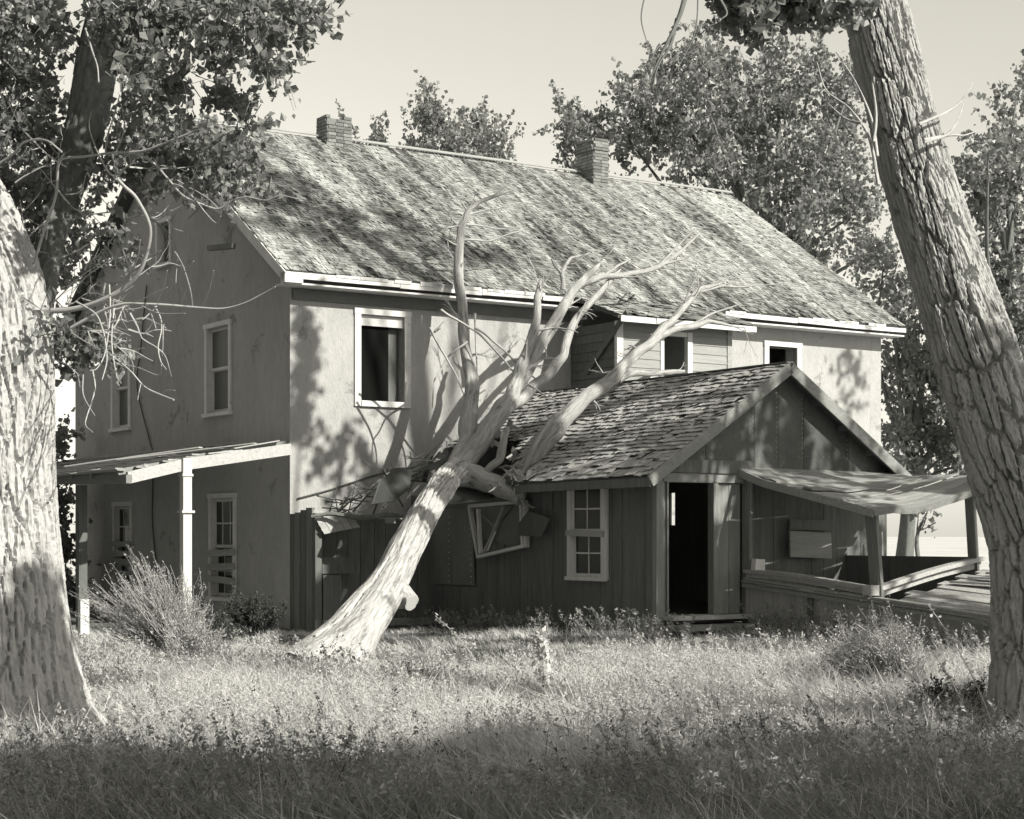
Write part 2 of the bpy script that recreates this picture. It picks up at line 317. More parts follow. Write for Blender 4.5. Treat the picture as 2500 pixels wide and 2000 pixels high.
def window_f(o, fr=.12, top=.10):
    a, b, z0, z1 = o; f = MB()
    f.hbox(a - fr, a, -.04, .10, z0 - .10, z1); f.hbox(b, b + fr, -.04, .10, z0 - .10, z1); f.hbox(a - fr - .01, b + fr + .01, -.05, .10, z1, z1 + top); f.hbox(a + .002, b - .002, -.06, .12, z0 - .10, z0)
    return obj("window", f, M_trim, house)
w1 = window_f(FW[0])
obj("header_panel", MB().hbox(1.362, 2.238, .03, .06, 5.27, 5.458), M_trim, w1)
obj("screen", MB().hbox(1.362, 1.98, .10, .105, 3.95, 5.27), M_screen, w1)
obj("blind", MB().hbox(1.99, 2.20, .18, .19, 3.95, 5.27), M_panel, w1)
window_f(FW[1])

# roof: deck, then shingles course by course
def roof_shingles(parent, e0, e1, r0, r1, expo, wmin, wmax, mtl, nsingle_rows, tonef, seed, lift=.022, length=1.75, hole=None, sag=None):
    r = np.random.default_rng(seed); e0, e1, r0, r1 = map(np.asarray, (e0, e1, r0, r1))
    ux = unit(e1 - e0); Lx = np.linalg.norm(e1 - e0); up = unit((r0 - e0) - ux * ((r0 - e0) @ ux)); Ly = (r0 - e0) @ up; nn = np.cross(ux, up)
    nn = nn if nn[2] > 0 else -nn
    rows = int(Ly / expo); A = []
    for j in range(rows):
        x = -r.random() * .1
        while x < Lx:
            wd = r.uniform(wmin, wmax); A.append((x, min(x + wd - .006, Lx), j * expo + r.normal(0, .008), j)); x += wd
    A = np.array(A); A = A[(A[:, 1] - A[:, 0]) > .03]; A[:, 0] = np.maximum(A[:, 0], 0)
    keep = r.random(len(A)) > .012
    if hole is not None: keep &= ~hole(A[:, 0] / Lx, A[:, 2] / Ly, r.random(len(A)))
    A = A[keep]; n = len(A)
    tone = tonef((A[:, 0] + A[:, 1]) / 2, A[:, 2], r); lf = lift * (1 + .55 * r.random(n) ** 2); tw = r.normal(0, .008, n)
    ln = expo * length * np.ones(n); ln = np.minimum(ln, Ly + .05 - A[:, 2])
    sg = (lambda x, y: np.zeros_like(x)) if sag is None else sag
    def pt(x, y, h): return e0 + ux * x[:, None] + up * y[:, None] + nn * (h + sg(x / Lx, y / Ly))[:, None]
    x0, x1, y0 = A[:, 0], A[:, 1], A[:, 2]; y1 = y0 + ln; th = .011 + .006 * r.random(n); sk = r.normal(0, .006, n)
    P = np.stack([pt(x0 + sk, y0, lf - th + tw), pt(x1 + sk, y0, lf - th - tw), pt(x1, y1, .001 + 0 * lf), pt(x0, y1, .001 + 0 * lf),
                  pt(x0 + sk, y0, lf + tw), pt(x1 + sk, y0, lf - tw), pt(x1, y1, .005 + 0 * lf), pt(x0, y1, .005 + 0 * lf)], 1)
    single = A[:, 3] < nsingle_rows
    idx = np.where(~single)[0]; m = len(idx)
    q = np.array([[4, 5, 6, 7], [0, 1, 5, 4], [1, 2, 6, 5], [3, 0, 4, 7]])
    Fq = (np.arange(m)[:, None, None] * 8 + q[None]).reshape(-1, 4)
    o = obj("shingle_courses", make_mesh("shingle_courses", P[idx].reshape(-1, 3) - BASE[parent], [Fq], np.repeat(tone[idx], 4)), mtl, parent); o["kind"] = "stuff"
    um = make_mesh("shingle", np.array([[0, 0, -.012], [1, 0, -.012], [1, 1, -.02], [0, 1, -.02], [0, 0, 0], [1, 0, 0], [1, 1, -.016], [0, 1, -.016]], float), [np.vstack([q, [[3, 2, 1, 0]], [[2, 3, 7, 6]]])]); um.materials.append(mtl)
    for k in np.where(single)[0]:
        p = P[k, 4]; o = piece("shingle", um, parent, m4(ux * (x1[k] - x0[k]), up * ln[k] , nn, p)); o["tone"] = float(tone[k])
    return A
def roof_pt(t, s):   # main roof front slope
    return H(t, s, ZE + slope * (s + OE))
e0, e1, r0, r1 = roof_pt(-OR, -OE), roof_pt(L_ + OR, -OE), roof_pt(-OR, SR), roof_pt(L_ + OR, SR)
dk = MB(); nrm = np.cross(unit(e1 - e0), unit(r0 - e0)); nrm = nrm if nrm[2] > 0 else -nrm
P = [e0, e1, r1, r0]; dk.hexa([p - nrm * .07 for p in P] + [p - nrm * .002 for p in P])
bk = [H(-OR, W_ + OE, ZE), H(L_ + OR, W_ + OE, ZE), H(L_ + OR, SR + .01, ZR), H(-OR, SR + .01, ZR)]
dk.hexa([p - np.array([0, 0, .08]) for p in bk] + bk)
roof = obj("roof", dk, M_deckb, house)
def tone_main(x, y, r):
    a = vnoise(x * 8.5, y * .62 + 3, 1); b = vnoise(x * 2.6 + 9, y * .34, 2); c = r.random(len(x)); d = vnoise(x * .45, y * .5, 5)
    return np.clip(.50 + (a - .5) * .62 + (b - .5) * .45 + (c - .5) * .42 + (d - .5) * .3, .06, 1.1)
roof_shingles(roof, e0, e1, r0, r1, .108, .055, .125, M_shing, 2, tone_main, 11, lift=.019)
obj("ridge_board", MB().beam(H(-OR, SR - .06, ZR + .05), H(L_ + OR, SR - .06, ZR + .05), .11, .02, up=nrm), M_siding, roof)
for a, b in ((-OR, 1.9), (1.91, 3.6), (3.61, 4.9), (4.93, 6.0), (9.3, 11.2), (11.22, 12.9), (12.91, L_ + OR)):
    d0, d1 = rng.normal(0, .012, 2); obj("fascia", MB().beam(H(a, -OE - .015, ZE - .075 + d0), H(b, -OE - .015, ZE - .075 + d1), .028, rng.uniform(.08, .115)), M_trim, house)
obj("soffit", MB().hbox(-OR + .02, L_ + OR - .02, -OE + .002, -.002, ZE - .22, ZE - .19), M_trim, house)
obj("frieze_board", MB().hbox(.04, 5.85, -.035, -.003, ZE - .42, ZE - .225), M_panel, house)
# rake boards along the gable edge
for a, b in ((0.0, .62), (.66, 1.0)):
    p0, p1 = roof_pt(-OR - .015, -OE + (SR + OE) * a), roof_pt(-OR - .015, -OE + (SR + OE) * b)
    obj("rake_board", MB().beam(p0 - [0, 0, .11], p1 - [0, 0, .11], .03, .17, up=(0, 0, 1)), M_trim, house)
obj("rake_board", MB().beam(pd(352, 374, 33.2), pd(470, 446, 32.2), .03, .13, up=(0, 0, 1)), M_trim, house)["label"] = "loose pale board hanging from the gable edge"
obj("eave_return", MB().hbox(-OR - .03, .02, -OE - .035, -OE + .13, ZE - .20, ZE - .03), M_trim, house)
# ragged sheathing slats showing along the eave
for k in range(26):
    t = rng.uniform(.6, 13.6)
    if 5.9 < t < 9.2: continue
    obj("eave_slat", MB().beam(H(t, -OE - .036, ZE - .03), H(t + rng.uniform(.15, .5), -OE - .036, ZE - .03), .012, rng.uniform(.04, .08)), M_trim, house)
# service bracket and cable on the gable
cb = MB().tube([H(-.03, s, z) for s, z in ((6.35, 6.6), (6.65, 5.4), (6.85, 4.6), (6.2, 3.5), (6.0, 3.1), (6.05, 1.9), (5.8, .9))], [.014] * 7, 5, 4)
obj("cable", cb, M_deckb, house)
obj("bracket", MB().beam(pd(440, 523, 31.6), pd(492, 518, 31.3), .1, .09), M_dark, house)
# chimneys
def chimney(tc, sc_, wt, ws, z0, z1, ragged):
    core = MB().hbox(tc - wt / 2 + .018, tc + wt / 2 - .018, sc_ - ws / 2 + .018, sc_ + ws / 2 - .018, z0, z1 - .06)
    ch = obj("chimney", core, M_mortar, house)
    bm = make_mesh("brick", (np.array([[x, y, z] for z in (0, 1) for x, y in ((0, 0), (1, 0), (1, 1), (0, 1))], float) - .5), [np.array([[3, 2, 1, 0], [4, 5, 6, 7], [0, 1, 5, 4], [1, 2, 6, 5], [2, 3, 7, 6], [3, 0, 4, 7]])])
    bm.materials.append(M_brick); hb = .07; k = 0; z = z0 + .25
    while z < z1 - .03:
        off = .1 if k % 2 else 0
        ex = .025 if (not ragged and z1 - .30 < z < z1 - .16) else 0
        for side in range(4):
            ln = wt if side % 2 == 0 else ws; q = int(round(ln / .2)); bl = ln / q
            for m in range(q):
                if z > z1 - .14 and ragged and rng.random() < .35: continue
                a = -ln / 2 + (m + .5) * bl + (off * .35 if q > 1 else 0) * (1 if m < q - 1 else 0)
                dpt = .09
                if side == 0: cxx, cyy, sx, sy = tc + a, sc_ - ws / 2 + dpt / 2 - ex, bl - .012, dpt
                elif side == 2: cxx, cyy, sx, sy = tc + a, sc_ + ws / 2 - dpt / 2 + ex, bl - .012, dpt
                elif side == 1: cxx, cyy, sx, sy = tc + wt / 2 - dpt / 2 + ex, sc_ + a, dpt + .004, bl - .012
                else: cxx, cyy, sx, sy = tc - wt / 2 + dpt / 2 - ex, sc_ + a, dpt + .004, bl - .012
                p = H(cxx + rng.normal(0, .004), cyy + rng.normal(0, .004), z + hb / 2)
                piece("brick", bm, ch, m4(U * sx, V * sy, np.array([0, 0, hb - .012]), p))
        z += hb; k += 1
    return ch
chimney(3.56, SR - .12, .58, .46, ZR - .45, ZR + .42, True)
chimney(10.05, SR - .22, .42, .66, ZR - .5, ZR + .72, False)
# first-floor bay with board siding
BT0, BT1, BS = 5.88, 8.55, -1.45
bay = obj("bay", MB().hbox(BT0 + .02, BT1 - .02, BS + .75, -.002, 3.2, 5.5), M_black, house)
for k in range(13):
    z = 3.35 + k * .165; 
    for a, b in ((BT0 + .05, 6.93), (7.50, BT1 - .05)) if 4.4 < z + .1 and z < 5.27 else ((BT0 + .05, BT1 - .05),):
        obj("siding_board", MB().hexa([H(a, BS - .018, z), H(b, BS - .018, z), H(b, BS + .018, z), H(a, BS + .018, z), H(a, BS - .004, z + .162), H(b, BS - .004, z + .162), H(b, BS + .018, z + .162), H(a, BS + .018, z + .162)]), M_siding, bay)
    obj("siding_board", MB().hexa([H(BT0 - .018, BS + .05, z), H(BT0 + .018, BS + .05, z), H(BT0 + .018, -.01, z), H(BT0 - .018, -.01, z), H(BT0 - .004, BS + .05, z + .162), H(BT0 + .018, BS + .05, z + .162), H(BT0 + .018, -.01, z + .162), H(BT0 - .004, -.01, z + .162)]), M_dark, bay)  # cheek boards darker than the front ones: its shade is in their colour
obj("corner_board", MB().hbox(BT0 - .03, BT0 + .11, BS - .03, BS + .05, 3.3, 5.5), M_trim, bay)
obj("corner_board", MB().hbox(BT1 - .08, BT1 + .03, BS - .03, BS + .05, 3.3, 5.5), M_siding, bay)
wf = MB().hbox(7.49, 7.60, BS - .045, BS + .06, 4.44, 5.38); wf.hbox(6.86, 6.94, BS - .03, BS + .06, 4.44, 5.38); wf.hbox(6.6, 7.49, BS - .05, BS + .06, 4.44, 4.52); wf.hbox(6.86, 7.49, BS - .03, BS + .06, 5.30, 5.38)
obj("bay_window", wf, M_trim, bay)
br = obj("bay_roof", MB().hexa([H(BT0 - .25, BS - .35, 5.50), H(BT1 + .35, BS - .35, 5.50), H(BT1 + .35, -.40, 5.98), H(BT0 - .25, -.40, 5.98), H(BT0 - .25, BS - .35, 5.56), H(BT1 + .35, BS - .35, 5.56), H(BT1 + .35, -.38, 6.045), H(BT0 - .25, -.38, 6.045)]), M_deckb, house)
roof_shingles(br, H(BT0 - .25, BS - .36, 5.565), H(BT1 + .35, BS - .36, 5.565), H(BT0 - .25, -.36, 6.055), H(BT1 + .35, -.36, 6.055), .13, .1, .2, M_shing, 0, tone_main, 21, hole=lambda x, y, q: (q < .10) | ((np.abs(x - .62) < .035) & (np.abs(y - .55) < .12)))
obj("bay_fascia", MB().hbox(BT0 - .2, BT1 + .33, BS - .385, BS - .36, 5.44, 5.545), M_trim, br)
obj("loose_board", MB().beam(H(BT0 - .05, BS - .36, 5.62), H(BT0 - .05, -.55, 4.62), .03, .10), M_dark, br)

# side porch along the gable
TO = -2.92
po = thing("side_porch", "sagging side porch with a broken plank roof against the gable wall", "porch", H(TO, 1.5, 0))
obj("end_beam", MB().beam(H(-.02, -.05, 3.06), H(-1.93, -.05, 2.76), .09, .19), M_trimv, po)
obj("end_beam", MB().beam(H(-1.93, -.05, 2.76), H(TO, -.05, 2.52), .09, .19), M_trimv, po)
obj("eave_beam", MB().beam(H(TO, -.1, 2.50), H(TO, 4.2, 2.58), .10, .14), M_woodv, po)
obj("eave_beam", MB().beam(H(TO, 4.2, 2.58), H(TO, 9.8, 2.62), .10, .14), M_woodv, po)
def post(parent, t, s, z0, z1, wd, m, col_z=None, lean=(0, 0)):
    p = MB().beam(H(t + lean[0], s + lean[1], z0), H(t, s, z1), wd, wd, up=V)
    if col_z:
        for z, k in ((col_z, 1.5), (z1 - .28, 1.25)): p.beam(H(t, s, z - .02), H(t, s, z + .02), wd * k, wd * k, up=V)
    return obj("post", p, m, parent)
post(po, -1.93, -.07, .0, 2.86, .15, M_postz, 1.98)
post(po, TO, 2.08, .0, 2.45, .15, M_dark)  # this post and the next are darkened to carry the shade they stand in
post(po, TO, 7.6, .0, 2.5, .15, M_dark)
for k in range(9):     # rafters
    s = .0 + k * 1.2
    obj("rafter", MB().beam(H(-.02, s + .1, 3.16), H(TO - .1, s + .1 + rng.normal(0, .08), 2.58 + rng.normal(0, .03)), .05, .10), M_woodu, po)
for k in range(20):    # roof boards running along the wall, some fallen in
    q = k / 19; t = -.14 - 2.85 * q; z = 3.25 - .62 * q
    a, b = (.05 + rng.uniform(-.08, .1), 9.9)
    if q < .55: a = rng.choice([1.2, 2.0, 2.6, .2]); 
    if q > .55 and k % 3 == 0: a = rng.uniform(.0, .9)
    o = obj("roof_board", MB().beam(H(t, a, z + rng.normal(0, .012)), H(t + rng.normal(0, .03), b, z + rng.normal(0, .02)), .135, .022, up=(0, 0, 1)), M_deck, po)
for k, (t0, s0, z0, t1, s1, z1) in enumerate(((-.5, .3, 3.16, -2.3, 2.0, 2.9), (-.2, .05, 3.2, -1.0, .12, 3.05), (-.9, .02, 3.02, -1.5, .06, 2.95), (-1.2, 1.0, 3.1, -2.9, 2.9, 2.80))):
    obj("broken_board", MB().beam(H(t0, s0, z0), H(t1, s1, z1), .16, .02), M_deck, po)

# ------------------------------------------------------------------ wooden annex in front of the house
def pT(x, y, t):     # measured direction on a plane across the long wall
    d = _ray(x * K, y * K); return CAM + d * (((C + U * t - CAM) @ U) / (d @ U))
AT0, AT1, AF = 2.36, 7.0, -7.09
AE, AR, ATR = 2.43, 4.18, 4.68; asl = (AR - AE) / (ATR - 2.01)
annex = thing("annex", "dark single-storey wooden annex with a shingled gable roof crushed by the fallen tree", "annex", H(AT0, AF, 0.2))
def az(t): return AE + asl * (min(t, 2 * ATR - t) - 2.01)
def vboard(parent, s0, s1, z0, z1, t, m, jit=.0035, th=.024, nm="wall_board"):
    d = rng.normal(0, jit); return obj(nm, MB().hexa([H(t - th + d, s0, z0), H(t + d, s0, z0), H(t + d, s1, z0), H(t - th + d, s1, z0), H(t - th + d, s0, z1), H(t + d, s0, z1), H(t + d, s1, z1), H(t - th + d, s1, z1)]), m, parent)
WS0, WS1, WZ0, WZ1 = -5.80, -5.02, 1.02, 2.33
s = AF + .01; k = 0
while s < -2.3:
    wd = rng.uniform(.23, .31); e = min(s + wd, -2.25); mid = (s + e) / 2
    top = az(AT0) - .1 - (0.0 if s < -4 else .18 * (s + 4))
    if WS0 - .16 < mid < WS1 + .16:
        vboard(annex, s + .0015, e - .0015, WZ1 + .06, top, AT0, M_dark); vboard(annex, s + .0015, e - .0015, .12, WZ0 - .1, AT0, M_dark)
    elif -3.85 < mid: vboard(annex, s + .0015, e - .0015, .1, 1.36 + .12 * (s + 3.8), AT0, M_dark)
    else: vboard(annex, s + .0015, e - .0015, .1 + rng.uniform(0, .05), top, AT0, M_dark)
    if k % 3 == 1 and not (WS0 - .2 < s < WS1 + .2): vboard(annex, s - .025, s + .025, .12, top if s < -3.9 else 1.3, AT0 - .026, M_dark, .002, .018, "batten")
    s = e; k += 1
obj("inner_wall", MB().hbox(AT0 + .02, AT0 + .05, -3.9, -0.02, .2, 2.3), M_black, annex)
for a, b, tl in ((-2.2, -1.5, .03), (-1.48, -.9, .0)):   # loose grey panels beside the trunk
    p = MB().hexa([H(AT0 - .03, a, .75), H(AT0 - .015, a, .75), H(AT0 - .015, b, .75), H(AT0 - .03, b, .75), H(AT0 - .05 - tl, a, 2.02), H(AT0 - .035 - tl, a, 2.02), H(AT0 - .035 - tl, b, 2.06), H(AT0 - .05 - tl, b, 2.06)])
    po_ = obj("wall_panel", p, M_panel, annex)
    nl = MB()
    for q in range(12): nl.beam(H(AT0 - .052 - tl * q / 12, a + .06, .8 + q * .1), H(AT0 - .066 - tl * q / 12, a + .06, .8 + q * .1), .014, .014)
    obj("nail_row", nl, M_trim, po_)
for a, b in ((-2.28, -1.75), (-1.73, -1.2), (-1.18, -.88)): obj("wall_board", MB().hbox(AT0 - .024, AT0, a, b, .1, .73), M_dark, annex)
# sound sash window
f = MB(); x = AT0
f.hbox(x - .06, x + .02, WS0 - .10, WS0, WZ0 - .06, WZ1 + .02); f.hbox(x - .06, x + .02, WS1, WS1 + .10, WZ0 - .06, WZ1 + .02)
f.hbox(x - .065, x + .02, WS0 - .11, WS1 + .11, WZ1 + .02, WZ1 + .10); f.hbox(x - .09, x + .02, WS0 - .12, WS1 + .12, WZ0 - .12, WZ0 - .06)
aw = obj("window", f, M_postz, annex); zm = 1.66
for z0, z1, dx in ((zm - .02, WZ1 + .02, -.03), (WZ0 - .06, zm + .02, .0)):
    q = MB(); q.hbox(x + dx, x + dx + .03, WS0, WS0 + .05, z0, z1); q.hbox(x + dx, x + dx + .03, WS1 - .05, WS1, z0, z1); q.hbox(x + dx + .001, x + dx + .029, WS0 + .05, WS1 - .05, z0, z0 + .05); q.hbox(x + dx + .001, x + dx + .029, WS0 + .05, WS1 - .05, z1 - .05, z1)
    q.hbox(x + dx + .004, x + dx + .026, (WS0 + WS1) / 2 - .012, (WS0 + WS1) / 2 + .012, z0 + .05, z1 - .05); q.hbox(x + dx + .006, x + dx + .024, WS0 + .05, WS1 - .05, (z0 + z1) / 2 - .012, (z0 + z1) / 2 + .012)
    obj("sash", q, M_postz, aw); obj("pane", MB().hbox(x + dx + .012, x + dx + .016, WS0 + .05, WS1 - .05, z0 + .05, z1 - .05), M_glass, aw)
obj("slat", MB().beam(H(x - .07, WS0 - .1, zm - .05), H(x - .07, WS1 + .1, zm - .03), .03, .09), M_siding, aw)
# wrecked window hanging askew under the trunk
q = MB(); cs = [(989, 1066), (1106, 1056), (1109, 1149), (1008, 1173)]
Pq = [pT(a, b, 2.27) for a, b in cs]
for a in range(4): q.beam(Pq[a], Pq[(a + 1) % 4], .05, .075 if a != 2 else .11, up=U)
q.beam(pT(1007, 1072, 2.25), pT(1012, 1165, 2.25), .05, .06, up=U); q.beam(pT(1097, 1062, 2.25), pT(1101, 1152, 2.25), .05, .05, up=U)
bw = obj("window", q, M_postz, annex); bw["label"] = "wrecked window frame hanging askew under the trunk"
obj("strut", MB().beam(pT(1062, 1065, 2.30), pT(1020, 1165, 2.30), .03, .05, up=U), M_siding, bw)
obj("strut", MB().beam(pT(1014, 1083, 2.29), pT(1044, 1112, 2.29), .02, .02, up=U), M_siding, bw)
obj("pane_shard", MB().slab([pT(1014, 1164, 2.31), pT(1028, 1160, 2.31), pT(1045, 1120, 2.31), pT(1040, 1116, 2.31)], .004), M_trim, bw)
obj("pane_shard", MB().slab([pT(1052, 1100, 2.33), pT(1078, 1068, 2.33), pT(1058, 1066, 2.33), pT(1046, 1092, 2.33)], .004), M_panel, bw)
obj("torn_sheet", MB().slab([pT(1090, 1105, 2.2), pT(1112, 1075, 2.2), pT(1158, 1092, 2.14), pT(1140, 1130, 2.14), pT(1092, 1128, 2.2)], .006), M_felt, annex)
# front gable wall (towards the yard)
def fboard(t0, t1, z0, z1, m, nm="wall_board", s=AF, th=.024):
    return obj(nm, MB().hbox(t0, t1, s + rng.normal(0, .003), s + th, z0, z1), m, annex)
obj("corner_post", MB().hbox(AT0 - .03, AT0 + .11, AF - .035, AF + .06, .2, 2.46), M_woodz, annex)
fboard(2.475, 2.525, .3, 2.36, M_woodz)
jm = MB().hbox(2.53, 2.56, AF - .03, AF + .1, .42, 2.36); jm.hbox(3.40, 3.49, AF - .035, AF + .1, .42, 2.36); jm.hbox(2.53, 3.49, AF - .033, AF + .1, 2.362, 2.44)
dr = obj("door_frame", jm, M_woodz, annex); obj("threshold", MB().hbox(2.45, 4.0, AF - .28, AF + .2, .36, .42), M_deck, dr)
obj("step", MB().hbox(2.3, 3.7, AF - .62, AF - .30, .22, .30), M_woodu, annex)
for a, b in ((3.495, 3.72), (3.725, 3.94)): fboard(a, b, .43, 2.36, M_woodz)
t = 4.08
while t < AT1 - .02:
    e = min(t + rng.uniform(.24, .32), AT1); fboard(t + .003, e - .003, .2, 2.44, M_dark); t = e
obj("header", MB().hbox(2.45, 4.1, AF - .05, AF + .0, 2.37, 2.50), M_woodu, annex); obj("header", MB().hbox(2.30, 4.1, AF - .08, AF + .02, 2.505, 2.70), M_dark, annex)
# felt sheets in the gable triangle, with rows of nails
cut = [2.25, 3.25, 4.2, 4.68, 5.2, 6.15, 7.1]
for a, b in zip(cut[:-1], cut[1:]):
    a2, b2 = a + .004, b - .004
    o = obj("felt_sheet", MB().hexa([H(a2, AF - .02, 2.44), H(b2, AF - .02, 2.44), H(b2, AF - .005, 2.44), H(a2, AF - .005, 2.44), H(a2, AF - .02, az(a2) - .05), H(b2, AF - .02, az(b2) - .05), H(b2, AF - .005, az(b2) - .05), H(a2, AF - .005, az(a2) - .05)]), M_felt, annex)
    nl = MB(); zz = 2.78
    while zz < az(b2) - .12: nl.beam(H(b2 - .03, AF - .02, zz), H(b2 - .03, AF - .03, zz), .014, .014); zz += .075
    if nl.n: obj("nail_row", nl, M_siding, o)
nl = MB()
for q in range(34): nl.beam(H(2.6 + q * .125, AF - .021, 2.80), H(2.6 + q * .125, AF - .03, 2.80), .012, .012)
obj("nail_row", nl, M_siding, annex)
for a, b in ((2.01, ATR), (2 * ATR - 2.01, ATR)):
    obj("rake_board", MB().beam(H(a, AF - .30, AE - .07), H(b, AF - .30, AR - .07), .035, .17), M_woodu, annex)
    for q in np.linspace(.1, .95, 5): obj("rafter_end", MB().beam(H(a + (b - a) * q, AF - .28, AE + (AR - AE) * q - .09), H(a + (b - a) * q, AF, AE + (AR - AE) * q - .09), .05, .09), M_dark, annex)
# right and inner walls, floor; a gap in the far wall lets daylight through the doorway
g0, g1 = loc(pT(1414.5, 1072, AT1)), loc(pT(1425.5, 1072, AT1)); sa, sb = sorted((g0[1], g1[1])); za, zb = loc(pT(1420, 1106, AT1))[2], loc(pT(1420, 1038, AT1))[2]
rw = MB().hbox(AT1 - .05, AT1, AF + .02, -.01, .1, az(AT1) - .05)
obj("wall", shift(bool_mesh(rw, [MB().hbox(AT1 - 1, AT1 + 1, sa, sb, za, zb)]), BASE[annex]), M_dark, annex)
obj("floor", MB().hbox(AT0 + .02, AT1 - .06, AF + .03, -.05, .3, .40), M_black, annex)
# annex roof
def apt(t, s): return H(t, s, az(t))
LS0, LS1 = -.02, AF - .30
def slabn(P, dn, m, nm):
    n = unit(np.cross(P[1] - P[0], P[2] - P[0])); n = n if n[2] > 0 else -n
    return obj(nm, MB().hexa([p - n * dn for p in P] + [p - n * .003 for p in P]), m, annex)
ar = slabn([apt(2.01, -3.2), apt(2.01, LS1), apt(ATR, LS1), apt(ATR, -3.2)], .04, M_deckb, "roof")
slabn([apt(3.35, LS0), apt(3.35, -3.196), apt(ATR, -3.196), apt(ATR, LS0)], .04, M_deckb, "roof_deck")
slabn([H(2 * ATR - 2.01, LS0, AE), H(2 * ATR - 2.01, LS1, AE), H(ATR + .01, LS1, AR), H(ATR + .01, LS0, AR)], .04, M_deckb, "roof_deck")
def tone_annex(x, y, r): return np.clip(.5 + (vnoise(x * 2, y * .6, 8) - .5) * .5 + (r.random(len(x)) - .5) * .45, .1, 1.1)
def ahole(x, y, q):
    s = LS0 + (LS1 - LS0) * x; edge = np.interp(s, [-4.6, -3.9, -3.0, -2.0, -1.0, 0], [-.1, .02, .22, .45, .52, .40])
    return y < edge + (q - .5) * .08
roof_shingles(ar, apt(2.01, LS0), apt(2.01, LS1), apt(ATR, LS0), apt(ATR, LS1), .118, .09, .2, M_shing2, 5, tone_annex, 31, lift=.036, hole=ahole, sag=lambda x, y: -.05 * np.sin(x * 9) * (1 - y) * (x < .5) - .03 * np.sin(np.pi * x) * (1 - y))
obj("eave_board", MB().beam(H(2.03, -4.2, AE - .10), H(2.03, LS1 + .02, AE - .08), .03, .13), M_dark, annex)
obj("eave_board", MB().beam(H(2.03, -4.2, AE - .10), H(2.1, -1.2, AE - .36), .03, .13), M_dark, annex)
obj("ridge_cap", MB().beam(H(ATR, LS0, AR + .015), H(ATR, LS1, AR + .015), .16, .02), M_dark, annex)
# lean-to between the annex and the house corner
lt = thing("lean_to", "collapsed lean-to with dark open front beside the house corner", "shed", H(1.0, -.87, 0))
for k, (s0, s1, m) in enumerate(((-.88, -.66, M_woodz), (-.64, -.46, M_dark), (-.44, -.25, M_woodz), (-.23, -.02, M_dark))):
    obj("wall_board", MB().hbox(-.03 + rng.normal(0, .008), .0, s0, s1, .0, 2.05 - .03 * k + rng.normal(0, .03)), m, lt)
obj("corner_post", MB().hbox(-.02, .10, -.98, -.885, 0, 1.96), M_dark, lt)
obj("flashing", MB().tube([ps(626, 1050, -.03), ps(700, 1030, -.03), ps(776, 1005, -.03), ps(850, 985, -.04)], [.014] * 4, 5, 3), M_deckb, lt)
t = .12
while t < 2.3:
    e = t + rng.uniform(.2, .28); obj("front_board", MB().hbox(t, e - .01, -.62, -.60, -.02, 1.9 + rng.normal(0, .05)), M_dark, lt); t = e
obj("board", MB().hbox(.15, .85, -.90, -.87, .95, 1.22), M_dark, lt); obj("board", MB().hbox(.16, .5, -.91, -.88, 0, .93), M_dark, lt)
obj("sill", MB().beam(H(.1, -1.0, .12), H(2.3, -1.0, .12), .12, .12), M_woodu, lt)

# ------------------------------------------------------------------ the porch on the annex gable
porch = thing("front_porch", "wooden porch with a sagging roof and fallen rails beside the annex door", "porch", H(4.0, -8.4, .25))
def ppost(t0, s0, z0, t1, s1, z1, wd=.15):
    o = obj("post", MB().beam(H(t0, s0, z0), H(t1, s1, z1), wd, wd * .55, up=U), M_woodz, porch)
    obj("post_face", MB().beam(H(t0 - .02, s0 - wd * .38, z0), H(t1 - .02, s1 - wd * .38, z1), wd * .55, .03, up=U), M_woodz, o); return o
ppost(4.02, AF - .07, .25, 4.02, AF - .07, 2.5)
ppost(4.12, -9.80, .35, 4.03, -9.72, 1.96, .17); ppost(6.16, -9.70, .4, 6.02, -9.69, 2.27, .14)
nA, nB = 26, 16; a = np.linspace(0, 1, nA)[:, None]; b = np.linspace(0, 1, nB)[None]
tt = (3.86 + 3.3 * a) * (1 - b) + (3.88 + 2.42 * a) * b; ss = AF - .01 - 2.82 * b + 0 * a
zf = 1.98 + .43 * a ** 1.7; zz = 2.60 * (1 - b) + zf * b - .10 * np.sin(np.pi * b) * (1 - a) * .6 - .07 * np.sin(np.pi * a) * b + .07 * (vnoise(a * 7 + 0 * b, b * 4 + 0 * a, 3) - .5) * (b > .02)
G = C + U * tt[..., None] + V * ss[..., None] + np.array([0, 0, 1]) * zz[..., None]
i, j = np.meshgrid(np.arange(nA - 1), np.arange(nB - 1), indexing='ij'); fq = np.stack([i * nB + j, (i + 1) * nB + j, (i + 1) * nB + j + 1, i * nB + j + 1], -1).reshape(-1, 4)
pr_ = obj("roof", MB().beam(G[0, 0] - [0, 0, .07], G[-1, 0] - [0, 0, .07], .05, .09), M_woodu, porch)
